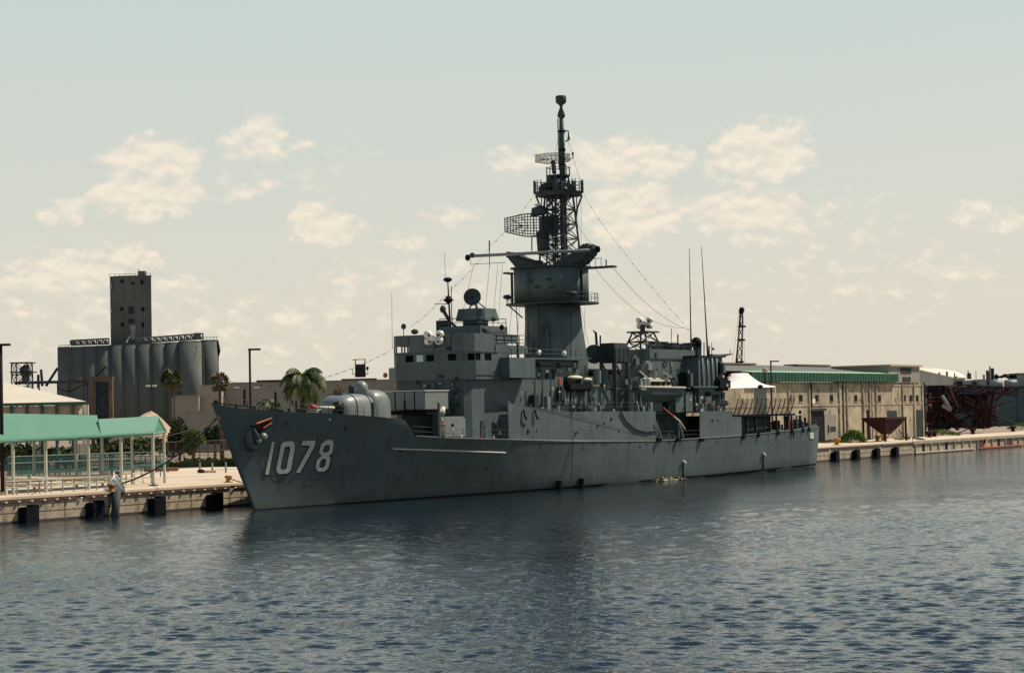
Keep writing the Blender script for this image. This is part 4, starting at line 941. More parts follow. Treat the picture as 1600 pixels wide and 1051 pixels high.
# --- amidships: kingpost cabin, launch davits, aft superstructure
MB(SHIP).box(66, 78.5, -4.5, 4.6, 9.0, 11.9).build('amidships_house', 'super', ship)
MB(SHIP).box(77.6, 90.6, -.9, 3.4, 8.8, 17.15).build('hangar_block', 'super', ship)
MB(SHIP).box(80, 95, -4.8, -.9, 8.8, 14).build('hangar_block', 'super', ship)
kp = P(955, 642, 5.2); kt = P(958, 537, 5.2)
a = MB(SHIP)
for s_, t_ in ((63.6, 4.0), (63.6, 5.9), (66.8, 5.9), (66.8, 4.0)): a.tube([(s_, t_, 9.0), (s_, t_, 15.6)], .24, 7)
for z_ in (11.9, 15.2): a.tube([(63.6, 4.0, z_), (63.6, 5.9, z_), (66.8, 5.9, z_), (66.8, 4.0, z_)], .13, 5)
a.tube([(63.6, 5.9, 15.3), (66.8, 5.9, 12)], .12, 5); a.tube([(63.6, 4.0, 15.3), (66.8, 4.0, 12)], .12, 5); kp_o = a.build('kingpost', 'mast', ship)
cab = MB(SHIP); cab.prism([(63.3, 3.7), (66.2, 3.7), (67.1, 4.6), (67.1, 6.1), (63.3, 6.1)], 15.3, 16.9); cab.prism([(63.3, 3.7), (66.2, 3.7), (67.1, 4.6), (67.1, 6.1), (63.3, 6.1)], 16.902, 17.6, .82); cab.build('kingpost_cabin', 'dark', kp_o)
a = MB(SHIP)
for s_ in (63.6, 64.7, 65.8, 66.9): MB(SHIP).tube([(s_, 6.25, 15.2), (s_, 6.15, 17.2)], .06, 4).build('cabin_frame', 'lite', kp_o)
a = MB(SHIP); disc(a, P(928, 553, 3.0), (-.8, .6, 0), [(.3, -.3), (1.15, -.1), (1.2, .1), (1.1, .1)]); a.build('sky_dish', 'mast', ship, True)
MB(SHIP).tube([P(933, 548, 3), P(931, 520, 3), P(927, 516, 3)], [.2, .18, .06], 6).build('vent_pole', 'mast', ship); MB(SHIP).tube([P(938, 548, 3), P(938, 524, 3)], .12, 6).build('vent_pole', 'mast', ship)
a = MB(SHIP); c = P(912, 576, 3); a.tube([P(905, 590, 3), P(903, 575, 3), P(908, 561, 3), P(928, 561, 3)], .14, 5); a.tube([P(906, 560, 3), P(930, 560, 3)], .1, 5); a.build('crane_arm', 'mast', ship)
MB(SHIP).cbox(P(909, 578, 3), (.9, .8, 1.0), .3).build('winch_box', 'mast', ship)
# covered gear with pale canvas
cv = MB(SHIP); cv.box(*(lambda p, q_: (p[0], q_[0]))(P(884, 600, 5.6), P(922, 600, 5.6)), 4.6, 6.1, P(900, 611, 5.6)[2], P(900, 596, 5.6)[2]); cv.build('stowed_gear', 'black', ship, bevel=.25)
cv = MB(SHIP); cv.ball(P(898, 590, 5.6), (1.5, .8, .28), 12, 6); cv.ball(P(915, 593, 5.6), (1.1, .75, .26), 12, 6); cv.build('canvas_cover', 'canvas', ship, True)
for x, m in ((933, 'lite'), (944, 'super'), (1020, 'lite')):
    p0 = P(x, 600, 4.9); p1 = P(x, 578, 4.9); MB(SHIP).tube([p0, p1], .5, 16).build('vent_cylinder', m, ship, bevel=.08)
for x, y, m in ((1010, 573, 'lite'), (990, 565, 'cream')):
    c = P(x, y, 4.2); MB(SHIP).cbox(c, (1.7, 1.2, 1.6)).build('ventilation_cowl', m if x == 1010 else 'super', ship, bevel=.35)
MB(SHIP).tube([P(984, 570, 4.2), P(990, 563, 4.2), P(997, 570, 4.2)], .1, 5).build('awning_frame', 'white', ship)
# slanted davit heads
for x0, y0, x1, y1 in ((999, 579, 1014, 592), (1037, 581, 1049, 590)):
    p0 = P(x0, y0, 5.8); p1 = P(x1, y1, 6.4); da = MB(SHIP).tube([p0, p1], .13, 5).build('davit_arm', 'white', ship)
    a = MB(SHIP); a.prism([(p0[0] - .1, p0[1] - .5), (p0[0] - .1, p0[1] + .2), (p1[0], p0[1] + .2), (p1[0], p0[1] - .5)], p1[2] - 1.4, p1[2] + .1); a.build('davit_cheek', 'lite', da)
rj = random.Random(5)
a = MB(SHIP)
for i in range(26):
    x = rj.uniform(976, 1003); y = rj.uniform(588, 606); c = P(x, y, 5.2 + rj.random()); a.cbox(c, (rj.uniform(.2, .9), .5, rj.uniform(.2, .7)), rj.random())
a.build('winch_gear', 'super', ship)


# hangar side house with vents
MB(SHIP).box(87.4, 94.6, 3.4, 5.5, 8.8, 16.15).build('port_hangar_house', 'super', ship)
MB(SHIP).box(84.8, 95.6, 3.2, 6.0, 12.0, 12.2).build('hangar_ledge', 'super', ship)
for s in (88.3, 89.8, 91.2, 92.6): MB(SHIP).tube([(s, 5.6, 12.2), (s, 5.6, 16.0)], .14, 6).build('side_pipe', 'lite', ship, True)
for x, y0, y1 in ((1073, 578, 608), (1124, 563, 588)):
    p0 = P(x, y1, 5.3); p1 = P(x, y0, 5.3); a = MB(SHIP); a.cbox(((p0[0] + p1[0]) / 2, p0[1], (p0[2] + p1[2]) / 2), (1.5, 1.6, p1[2] - p0[2])); a.build('vent_cowl', 'super', ship, bevel=.45)
    MB(SHIP).cbox((p0[0] - .9, p0[1], (p0[2] + p1[2]) / 2), (.5, 1.3, (p1[2] - p0[2]) * .8)).build('vent_opening', 'black', ship, bevel=.2)
for x, y, m in ((1096, 621, 'white'), (1088, 632, 'cream'), (1104, 626, 'red'), (1130, 588, 'canvas'), (1138, 590, 'white'), (1140, 586, 'red'), (1096, 641, 'white'), (1125, 640, 'cream'), (1114, 545, 'red'), (1078, 624, 'cream'), (1136, 602, 'white')):
    c = P(x, y, 6.2); MB(SHIP).cbox(c, (.42, .28, .34), .3).build('deck_fitting', m, ship, bevel=.06)
a = MB(SHIP); c = P(1124, 600, 5.6); a.box(c[0] - 1.3, c[0] + 2.6, 4.6, 6.2, c[2] - .9, c[2] + .9); a.build('covered_launcher', 'black', ship, bevel=.35)
for x0, x1, y0, y1, m in ((1112, 1122, 616, 640, 'black'), (1127, 1131, 612, 640, 'super'), (1070, 1080, 612, 640, 'super'), (1054, 1066, 618, 640, 'super')):
    p0 = P(x0, y1, 5.4); p1 = P(x1, y0, 5.4); MB(SHIP).box(p0[0], p1[0], 4.7, 5.6, 8.8, p1[2]).build('deck_house_panel', m, ship)
# hangar-top aerials, tripod with lamp cluster
b4 = [(79.6, -1.6, 17.0), (79.6, 1.9, 17.0), (84.2, 1.9, 17.0), (84.2, -1.6, 17.0)]; t4 = [(80.9, -.9, 19.5), (80.9, 1.0, 19.5), (83.2, 1.0, 19.5), (83.2, -.9, 19.5)]
tw = MB(SHIP).truss(b4, t4, 2, .13, .07).build('aerial_tripod', 'mast', ship)
MB(SHIP).box(80.3, 83.8, -1.5, 1.6, 19.45, 19.65).build('tripod_table', 'mast', tw); MB(SHIP).tube([(82.0, 0, 19.6), (82.2, 0, 20.5)], .35, 8).build('tripod_neck', 'mast', tw)
rj = random.Random(21)
for i in range(22):
    s_ = rj.uniform(84.6, 90); MB(SHIP).cbox((s_, rj.uniform(-.5, 3.0), 17.1 + .5), (rj.uniform(.3, 1.1), rj.uniform(.3, .9), rj.uniform(.5, 1.5)), rj.random()).build('hangar_top_gear', 'mast', ship)
for x, y0, y1, r_ in ((1028, 548, 532, .16), (1035, 548, 537, .13), (1049, 545, 513, .05), (1059, 545, 522, .1), (1066, 560, 540, .2), (1094, 558, 540, .2), (1100, 556, 535, .08), (1108, 556, 540, .1), (1112, 556, 535, .05)):
    MB(SHIP).tube([P(x, y0, 2.5), P(x, y1, 2.5)], r_, 5).build('aerial_rod', 'mast', ship)
lifeline(74, 92, lambda s: 3.3, lambda s: 17.15, 12, 1.0)
c = P(1088, 536, 3); MB(SHIP).ball(c, (.75, .75, .85), 12, 8).build('radar_ball', 'black', ship, True); MB(SHIP).tube([(c[0], c[1], c[2] - .5), (c[0], c[1], 16.1)], .5, 8).build('ball_pedestal', 'mast', ship)
MB(SHIP).box(87.0, 95.3, 2.4, 5.7, 16.15, 16.35).build('hangar_roof_edge', 'dark', ship)
a = MB(SHIP); a.tube([P(1110, 558, 4.5), P(1122, 556, 4.5), P(1144, 553, 4.5)], [.5, .28, .08], 6); a.tube([P(1141, 553, 4.5), P(1141, 546, 4.5)], .05, 4); a.build('boom', 'mast', ship)
for x0, y0, x1, y1 in ((1080, 556, 1077, 388), (1106, 556, 1096, 385)):
    q0, q1 = P(x0, y0, 3), P(x1, y1, 3); qm = tuple(Vector(q0).lerp(Vector(q1), .22)); MB(SHIP).tube([q0, qm, q1], [.16, .10, .035], 5).build('whip_antenna', 'mast', ship)
# boat recess gear: hoses, ladders
a = MB(SHIP); a.tube([P(970, 643, 6.65), P(978, 658, 6.65), P(992, 670, 6.65), (P(1010, 675, 6.65)), P(1026, 672, 6.65)], .11, 6); a.build('slack_hose', 'dark', ship, True)
for x0 in (1027, 1062):
    a = MB(SHIP); a.tube([P(x0 - 2, 658, 6.7), P(x0 + 3, 672, 6.75), P(x0 + 6, 686, 6.75)], .1, 5); a.tube([P(x0 - 2, 662, 6.4), P(x0 - 1, 686, 6.4)], .1, 5); a.build('ladder_frame', 'lite', ship)
MB(SHIP).tube([P(1036, 637, 6.6), P(1052, 650, 6.7)], .12, 6).build('red_hose', 'red', ship); MB(SHIP).tube([P(1052, 650, 6.7), P(1062, 658, 6.7), P(1070, 670, 6.7)], .12, 6).build('pale_hose', 'cream', ship, True)
a = MB(SHIP)
for x in (1028, 1058, 1095): c = P(x, 687, 6.6); MB(SHIP).cbox((c[0], c[1] + .15, c[2]), (.6, .5, .45), .3).build('hull_bracket', 'black', ship)
for s_ in (98.4, 103.4, 110.3, 115.4, 120, 122.5): MB(SHIP).cbox((s_, hb(s_, 5.4) + .1, interp(ZD, s_) - .15), (.5, .3, .7), .3).build('hull_bracket', 'black', ship)
# --- flight deck and quarterdeck
MB(SHIP).box(95.3, 116.2, -6.3, 6.3, 7.95, 8.2).build('flight_deck', 'deckgrey', ship)
MB(SHIP).box(98.1, 112.5, -4.2, 4.2, 5.4, 7.95).build('quarterdeck_house', 'mast', ship)
for s in (98.3, 100.5, 103.4, 106.2, 108.2, 110.4, 113.2, 115.6): MB(SHIP).tube([(s, 6.1, 5.4), (s, 6.1, 8.0)], .13 if s > 104 else .2, 6).build('deck_stanchion', 'dark' if s < 109 else 'rustd', ship)
p0 = P(1163, 672, 5.0); p1 = P(1200, 667, 5.0); MB(SHIP).tube([p0, p1], .13, 6).build('stowed_brow', 'lite', ship)
nets = thing  # nets folded up along the deck edge
for k in range(13):
    s0 = 95.6 + k * 1.55
    n_ = MB(SHIP); rib = []
    for i in range(7):
        v = i / 6; rib.append((s0 + .55 * v * v, 6.45 + .55 * math.sin(v * 1.9), 8.1 + 2.35 * v))
    n_.tube(rib, .07, 5)
    o = n_.build('net_frame', 'dark', ship)
    if k < 12:
        g2 = MB(SHIP)
        for i in range(1, 12):
            v = i / 12; g2.tube([(s0 + .55 * v * v, 6.45 + .55 * math.sin(v * 1.9), 8.1 + 2.35 * v), (s0 + 1.55 + .55 * v * v, 6.45 + .55 * math.sin(v * 1.9), 8.1 + 2.35 * v)], .02, 3, False)
        for j in range(1, 6):
            u = j / 6; g2.tube([(p[0] + 1.55 * u, p[1], p[2]) for p in rib], .014, 3, False)
        g2.build('net_mesh', 'trunk', o)
MB(SHIP).tube([(95.3, 6.4, 8.15), (116.2, 6.4, 8.15)], .09, 5).build('net_hinge_bar', 'rustd', ship)
MB(SHIP).prism([(116.2, 5.2), (116.2, 6.5), (118.0, 6.6), (118.0, 6.2)], 7.95, 8.1).build('deck_lip', 'canvas', ship)
rj = random.Random(8)
for i in range(18):
    s_ = rj.uniform(111, 126); t_ = rj.uniform(3.2, 5.2); h = rj.uniform(.6, 2.2); m = rj.choice(['mast', 'dark', 'rustd', 'black', 'orange'])
    if rj.random() < .5: MB(SHIP).tube([(s_, t_, 5.9), (s_, t_, 5.9 + h)], rj.uniform(.1, .35), 7).build('deck_gear', m, ship)
    else: MB(SHIP).cbox((s_, t_, 5.9 + h / 3), (rj.uniform(.4, 1.2), .6, h * .66), rj.random()).build('deck_gear', m, ship)
MB(SHIP).tube([P(1250, 676, 5.6), P(1250, 641, 5.6)], .2, 6).build('quarterdeck_post', 'black', ship); MB(SHIP).tube([P(1240, 684, 6.2), P(1240, 674, 6.2)], .1, 5).build('bracket_post', 'black', ship)
wallplate('stern_plate', [(117.5, 5.5), (127.0, 5.7), (126.4, 6.55), (124, 6.35), (117.5, 5.95)], lambda s: hb(s, 5.7) + .02, .1, 'hull')
wallplate('stern_notice', [(123.4, 4.4), (125, 4.4), (125, 5.3), (123.4, 5.3)], lambda s: hb(s, 4.8) + .07, .04, 'digit')
# --- doors, ladders, pipes and lockers over the upperworks
def door(s, t, z, side=True, m='mast'):
    if side: o = MB(SHIP).box(s - .38, s + .38, t, t + .07, z, z + 1.75).build('door', m, ship, bevel=.02); MB(SHIP).box(s + .2, s + .28, t + .07, t + .13, z + .8, z + 1.1).build('handle', 'black', o)
    else: o = MB(SHIP).box(s - .07, s, t - .38, t + .38, z, z + 1.75).build('door', m, ship, bevel=.02); MB(SHIP).box(s - .13, s - .07, t + .2, t + .28, z + .8, z + 1.1).build('handle', 'black', o)
def ladder(s, t, z0, z1, w_=.4):
    a = MB(SHIP)
    for k in (-w_ / 2, w_ / 2): a.tube([(s, t + k, z0), (s, t + k, z1)], .035, 4)
    z = z0 + .2
    while z < z1: a.tube([(s, t - w_ / 2, z), (s, t + w_ / 2, z)], .025, 4); z += .32
    a.build('ladder', 'mast', ship)
for s, z, t in ((34.2, 6.6, 5.15), (36.6, 6.5, 5.17), (47.0, 13.05, 5.0), (51.6, 13.05, 5.0), (54.4, 9.05, 4.7), (60.0, 9.05, 4.7), (70.2, 9.0, 4.6), (88.6, 8.85, 5.5), (93.4, 8.85, 5.5)): door(s, t, z)
for t in (-2.6, 1.6): door(31.2, t, 9.3, False)
ladder(54.6, 1.0, 15.6, 22.4); ladder(54.3, -.8, 22.8, 26.9); ladder(77.4, 2.2, 12.0, 17.1); ladder(30.9, 3.4, 9.7, 13.0)
rj = random.Random(41)
for i in range(30):     # conduits and stiffeners on the casing and tower
    z0_ = rj.uniform(16, 20); t = rj.uniform(-2.2, 2.4)
    if i < 8: MB(SHIP).tube([(54.95 + abs(t) * .12 - .12, t, z0_), (54.95 + abs(t) * .12 - .08, t, z0_ + rj.uniform(1, 3))], .05, 4).build('conduit', rj.choice(['mast', 'super', 'dark']), ship)
    elif i < 12: MB(SHIP).cbox((54.44, rj.uniform(-2.6, 2.6), rj.uniform(23, 26.4)), (.2, rj.uniform(.2, .7), rj.uniform(.2, .7))).build('junction_box', rj.choice(['mast', 'dark', 'lite']), ship)
    else: MB(SHIP).cbox((31.0 - .08, rj.uniform(-3.6, 4.4), rj.uniform(10, 14.8)), (.16, rj.uniform(.12, .5), rj.uniform(.12, .5))).build('wall_fitting', rj.choice(['mast', 'dark', 'super', 'lite']), ship)
for z in (13.6, 16.15): MB(SHIP).tube([(32.5, 5.7, z), (37.2, 5.7, z)], .045, 4).build('hand_rail', 'mast', ship)
for i in range(64):     # lockers, trunks, reels amidships
    s = rj.choice([rj.uniform(44, 62), rj.uniform(67, 73), rj.uniform(86, 95)]); h = rj.choice([rj.uniform(.4, 1.1), rj.uniform(.8, 2.6)]); t = rj.uniform(5.0, 5.9); k = rj.random(); m = rj.choice(['super', 'lite', 'mast', 'dark', 'lite', 'palegrey'])
    zb_ = 9.0 if s < 75 else 8.8
    if k < .4: MB(SHIP).cbox((s, t, zb_ + h / 2), (rj.uniform(.3, .9), rj.uniform(.3, .7), h)).build('deck_locker', m, ship, bevel=.04)
    elif k < .75: MB(SHIP).tube([(s, t, zb_), (s, t, zb_ + h * 1.3)], rj.uniform(.07, .22), 8).build('vent_trunk', m, ship, True)
    else: MB(SHIP).lathe((s, t, zb_ + h), [(.1, -.25), (.38, -.22), (.38, -.15), (.2, -.14), (.2, .14), (.38, .15), (.38, .22), (.1, .25)], 10, axis='x').build('hose_reel', m, ship)
for i in range(24):     # fittings on the hangar and midships walls
    s, z = rj.uniform(78.5, 90), rj.uniform(12.2, 16.6); MB(SHIP).cbox((s, 3.46, z), (rj.uniform(.2, 1.0), .16, rj.uniform(.15, .9))).build('wall_fitting', rj.choice(['mast', 'dark', 'super', 'lite']), ship)
for i in range(14):
    s = rj.uniform(44, 56); MB(SHIP).cbox((s, 5.06, rj.uniform(13.2, 15.2)), (rj.uniform(.2, .9), .16, rj.uniform(.15, .6))).build('wall_fitting', rj.choice(['mast', 'dark', 'lite']), ship)
for z, s0_, s1_ in ((15.9, 77.6, 90.6), (13.4, 77.6, 87.2), (14.6, 43.2, 56.2)): MB(SHIP).tube([(s0_, (3.5 if s0_ > 70 else 5.1), z), (s1_, (3.5 if s0_ > 70 else 5.1), z)], .06, 4).build('cable_run', 'dark', ship)
for x, y in ((842, 551), (881, 552)):
    c = P(x, y, 4.2); MB(SHIP).lathe(c, [(.1, -.2), (.3, -.1), (.34, .15), (.1, .18)], 10, axis='y').build('floodlight', 'white', ship, True)
for i in range(26):     # scuppers and mooring fittings along the hull
    s = rj.uniform(24, 125); z = interp(ZD, s) - rj.uniform(.25, .5); MB(SHIP).cbox((s, hb(s, z) + .02, z), (rj.uniform(.15, .35), .08, .1)).build('scupper', 'black', ship)
for i in range(16):
    s = rj.uniform(40, 97)
    if 73 < s < 85.5: continue
    MB(SHIP).cbox((s, interp(WD, s) + .04, rj.uniform(6.3, 8.3)), (rj.uniform(.1, .5), .1, rj.uniform(.1, .35))).build('plating_fitting', rj.choice(['mast', 'lite', 'dark']), ship)
for i in range(7):      # roller chocks and bitts on the forecastle
    s = -3.5 + i * 2.1; z = interp(ZD, s) + .1; b_ = hb(s, z - .3) - .35; MB(SHIP).tube([(s, b_, z - .3), (s, b_, z + .25)], .13, 7).build('bitt', 'dark', ship)
for t, s in ((.6, 3.5), (-.8, 4.5), (.3, 7.4)): MB(SHIP).lathe((s, t, 9.0), [(.6, 0), (.5, .2), (.35, .5), (.5, .9), (.55, 1.0)], 12).build('capstan', 'mast', ship, True)
lifeline(-5, 13, lambda s: hb(s, interp(ZD, s) - .1) - .1, lambda s: interp(ZD, s) - .05, 14, .95)
# --- the launch in its davits
bp = P(1040, 612, 5.5)
bt = thing('motor_launch', 'dark grey motor launch with cream cabin hung in the davits amidships of the warship', 'motor boat', sw(bp[0], 5.2, bp[2]), yaw=math.pi / 2 - TH)
z0 = P(1040, 627, 6)[2]; z1 = P(1040, 606, 6)[2]; s0 = P(995, 606, 6)[0]; s1 = P(1068, 606, 6)[0]
bh = MB(SHIP); rings = []; n = 11
for i in range(n):
    u = i / (n - 1); w_ = 1.35 * min(1, (u * 3.2) ** .6) if u < .9 else 1.3
    zk = z0 + (.9 * (1 - u * 4) ** 2 if u < .25 else 0); zt = z1 + .25 * (1 - u) ** 2; s_ = s0 + (s1 - s0) * u
    rings.append([(s_, 5.0 - w_, zt), (s_, 5.0 - w_ * .8, (zk + zt) / 2), (s_, 5.0, zk), (s_, 5.0 + w_ * .8, (zk + zt) / 2), (s_, 5.0 + w_, zt)])
vs = [p for r_ in rings for p in r_]; fs2 = [tuple(range(5)), tuple(range(len(vs) - 5, len(vs)))[::-1]]
for i in range(n - 1):
    for j in range(4): fs2.append((i * 5 + j, i * 5 + j + 1, (i + 1) * 5 + j + 1, (i + 1) * 5 + j))
    fs2.append((i * 5 + 4, i * 5, (i + 1) * 5, (i + 1) * 5 + 4))
bh.add(vs, fs2); bh.build('hull', 'super', bt)
a = MB(SHIP); a.tube([(s0 + .3, 5.9, z1 + .22), (s0 + 1.5, 6.3, z1 + .16), (s1 - .1, 6.35, z1 + .05)], .12, 5); a.build('gunwale', 'cream', bt)
ca = MB(SHIP); c0, c1 = P(1012, 604, 5.6)[0], P(1045, 604, 5.6)[0]; ca.prism([(c0, 4.2), (c0, 5.9), (c1, 6.1), (c1, 4.0)], z1, z1 + 1.15, .9); cb = ca.build('cabin', 'cream', bt, bevel=.12)
for k in range(4): MB(SHIP).box(c0 + .4 + k * 1.35, c0 + 1.4 + k * 1.35, 5.90, 6.06, z1 + .35, z1 + .85).build('cabin_window', 'glass', cb)
MB(SHIP).tube([(c1 + .2, 5.2, z1 + 1.2), (c0, 5.0, z1 + 1.3)], .08, 5).build('handrail', 'white', bt)

# ================================================================== shore, left side
def leafcloud(mb, c, r, n, size, rnd, flat=1.0, clump=7):
    cl = []
    for i in range(clump):
        a = rnd.uniform(0, 6.283); u = rnd.uniform(-.8, .9); k = rnd.uniform(.35, .8); q = math.sqrt(1 - u * u)
        cl.append((c[0] + r[0] * k * q * math.cos(a), c[1] + r[1] * k * q * math.sin(a), c[2] + r[2] * u * k, rnd.uniform(.32, .55)))
    for i in range(n):
        x, y, z, k = rnd.choice(cl); d = Vector((rnd.gauss(0, 1), rnd.gauss(0, 1), rnd.gauss(0, 1))).normalized() * rnd.uniform(.55, 1.05) * k
        p = Vector((x + d.x * r[0], y + d.y * r[1], z + d.z * r[2] * flat))
        a = Vector((rnd.gauss(0, 1), rnd.gauss(0, 1), rnd.gauss(0, .6))).normalized() * size * rnd.uniform(.6, 1.3); b = a.cross(Vector((rnd.gauss(0, 1), rnd.gauss(0, 1), rnd.gauss(0, 1)))).normalized() * size * rnd.uniform(.4, .8)
        k0 = len(mb.v); mb.v += [p - a, p + b, p + a, p - b]; mb.f.append((k0, k0 + 1, k0 + 2, k0 + 3))
def tree(px0, px1, pyt, pyb, Y, label, m='leaf', n=1500, size=.33, grp='broadleaf trees behind the quay yard', cat='tree', clump=11, seed=1):
    rnd = random.Random(seed); a = W(px0, (pyt + pyb) / 2, Y); b = W(px1, (pyt + pyb) / 2, Y); zt = W((px0 + px1) / 2, pyt, Y)[2]; zb = max(W((px0 + px1) / 2, pyb, Y)[2], 2.6)
    cx = (a[0] + b[0]) / 2; rx = (b[0] - a[0]) / 2; c = (cx, Y, (zt + zb) / 2); rz = (zt - zb) / 2
    t = thing('tree', label, cat, (cx, Y, ZQ), grp)
    tr = MB(); tr.tube([(cx, Y, ZQ - .1), (cx + .15, Y, (ZQ + c[2]) / 2), (cx, Y, c[2] + rz * .3)], [.3, .22, .08], 7)
    for i in range(7):
        aa = rnd.uniform(0, 6.28); h = rnd.uniform(zb, c[2]); tr.tube([(cx, Y, h * .9 + .1), (cx + rx * .6 * math.cos(aa), Y + rx * .6 * math.sin(aa), h + rz * .7)], [.12, .03], 5)
    tr.build('trunk', 'trunk', t); cr = MB(); leafcloud(cr, c, (rx * 1.05, rx * 1.0, rz), n, size, rnd, clump=clump); cr.build('crown', m, t); return t
def fanpalm(px, pyc, rpx, pyb, Y, label, m='leafp', seed=1, skirt=True):
    rnd = random.Random(seed); c = Vector(W(px, pyc, Y)); r = rpx * Y / FPX; t = thing('fan_palm', label, 'palm tree', (c.x, Y, ZQ), 'fan palms')
    MB().tube([(c.x + .2, Y, ZQ - .1), (c.x + .1, Y, (ZQ + c.z) / 2), (c.x, Y, c.z)], [.34, .26, .22], 8).build('trunk', 'trunk', t, True)
    cr = MB(); sk = MB()
    for i in range(64):
        el = rnd.uniform(-.95, 1.35); az = rnd.uniform(0, 6.283); d = Vector((math.cos(az) * math.cos(el), math.sin(az) * math.cos(el), math.sin(el)))
        tgt = sk if el < -.55 and skirt else cr; tip = c + d * r * .55; tgt.tube([tuple(c), tuple(tip)], .03, 3, False)
        side = d.cross(Vector((0, 0, 1)));
        if side.length < .05: side = Vector((1, 0, 0))
        side.normalize(); upv = side.cross(d)
        for k in range(9):
            an = -1.15 + 2.3 * k / 8; q = (d * math.cos(an) + side * math.sin(an)).normalized(); e = tip + q * r * .5 * (1 - .15 * abs(an)) - Vector((0, 0, r * .10 * (1 + abs(an))))
            w_ = q.cross(upv).normalized() * r * .11; k0 = len(tgt.v); md = tip + (e - tip) * .55
            tgt.v += [tip, md + w_, e, md - w_]; tgt.f.append((k0, k0 + 1, k0 + 2, k0 + 3))
    cr.build('crown', m, t)
    if sk.v: sk.build('dry_skirt', 'leafdry', t)
    return t
def featherpalm(px, pyc, rpx, Y, label, n, seed, droop=.9, trunk_r=.4, m='leafp', fronds=None):
    rnd = random.Random(seed); c = Vector(W(px, pyc, Y)); r = rpx * Y / FPX; t = thing('feather_palm', label, 'palm tree', (c.x, Y, ZQ), 'feather palms')
    MB().tube([(c.x + .1, Y, ZQ - .1), (c.x + .2, Y, (ZQ + c.z) / 2), (c.x, Y, c.z)], [trunk_r * 1.2, trunk_r, trunk_r * .9], 9).build('trunk', 'trunk', t, True)
    cr = MB()
    spec = fronds or [(rnd.uniform(0, 6.283), rnd.uniform(.0, 1.3), rnd.uniform(.8, 1.15)) for _ in range(n)]
    for az, el, ln in spec:
        pts = []; p = c.copy(); e_ = el; stp = r * ln / 9
        for k in range(10):
            pts.append(p.copy()); p = p + Vector((math.cos(az) * math.cos(e_), math.sin(az) * math.cos(e_), math.sin(e_))) * stp; e_ -= droop * .32
        cr.tube([tuple(q) for q in pts], [.05 * (1 - k / 11) + .01 for k in range(10)], 3, False)
        for k in range(1, 10):
            for j in range(5):
                q = pts[k].lerp(pts[k - 1], j / 5); dr = (pts[k] - pts[k - 1]).normalized(); sd = dr.cross(Vector((0, 0, 1))); sd = sd.normalized() if sd.length > .05 else Vector((1, 0, 0))
                for g in (-1, 1):
                    l_ = r * .24 * math.sin(math.pi * min(1, (k + .6) / 10.5)) ** .6 * rnd.uniform(.8, 1.1); e = q + sd * g * l_ * .6 + dr * l_ * .35 - Vector((0, 0, l_ * rnd.uniform(.5, .9)))
                    w_ = dr * r * .03; k0 = len(cr.v); cr.v += [q - w_, q + w_, e + w_ * .3, e - w_ * .3]; cr.f.append((k0, k0 + 1, k0 + 2, k0 + 3))
    cr.build('crown', m, t); return t

# --- grain silos
sb = W(215, 684, 800); si = thing('grain_silos', 'tall grey concrete grain elevator with round silos and square headhouse tower', 'grain elevator', (sb[0], 800, ZQ))
def zat(px, py, Y): return W(px, py, Y)[2]
xs = [(105, 15, 543), (123, 15, 542), (143, 15, 541), (164, 15, 540), (185, 15, 539), (206, 15, 538), (228, 15, 537), (250, 15, 536), (273, 15, 535), (297, 17.5, 533), (327, 14, 531.5)]
for i, (px, rp, py) in enumerate(xs):
    Y = 800 + (8 if i == 10 else 0) - (3 if i == 9 else 0); c = W(px, py, Y); r_ = rp * Y / FPX
    MB().lathe((c[0], Y, ZQ), [(r_, 0), (r_, c[2] - ZQ)], 28).build('silo', 'silo', si, True)
    MB().lathe((c[0], Y, c[2] - .3), [(r_ + .1, 0), (r_ + .1, .35)], 28).build('rim', 'silo', si)
a = W(91, 543, 803)[0]; b = W(318, 531, 803)[0]; zt = zat(215, 538, 803)
MB().box(a, b, 803, 822, ZQ, zt - .3).build('silo_block', 'silo', si)
ta, tb, tb2 = W(170, 480, 802)[0], W(236, 480, 802)[0], W(235.5, 480, 818)[0]; z0, z1 = zat(200, 537, 802), zat(200, 432, 802)
MB().prism([(ta, 805), (ta + 4.2, 801.5), (tb - 4.5, 801.5), (tb, 803), (tb2, 818), (ta, 818)], z0 - 1, z1).build('headhouse', 'silo', si)
MB().prism([(ta - .2, 804.9), (ta + 4.1, 801.3), (tb - 4.4, 801.3), (tb + .2, 802.8), (tb2 + .2, 818.2), (ta - .2, 818.2)], z1, z1 + .35).build('headhouse_rim', 'silo', si)
for px in (193, 211, 224): x = W(px, 480, 801)[0]; MB().box(x, x + .25, 801.42, 801.6, z0, z1 - .1).build('pilaster', 'silo', si)
x0, x1 = W(211, 424, 800)[0], W(222, 424, 800)[0]; MB().box(x0, x1, 806, 810, z1 + .3, zat(216, 424, 808)).build('lift_house', 'silo', si); MB().tube([((x0 + x1) / 2, 800, z1 + 2), ((x0 + x1) / 2, 800, zat(216, 421, 800))], .2, 5).build('beacon', 'silo', si)
for px, y0, y1 in ((222, 437, 444), (190, 437, 442), (207, 441, 444), (223, 480, 486), (190, 480, 485), (223, 504, 511), (191, 504, 510), (175, 480, 487), (175, 506, 514), (175, 441, 450)):
    x = W(px, y0, 801)[0]; w_ = 1.1; MB().box(x - w_ / 2, x + w_ / 2, 801.3, 801.6, zat(px, y1, 801.4), zat(px, y0, 801.4)).build('window', 'silol' if px == 175 else 'black', si) if px != 175 else MB().box(ta + .2, ta + 1.0, 803.7, 805.2, zat(px, y1, 798), zat(px, y0, 798)).build('window', 'silol', si)
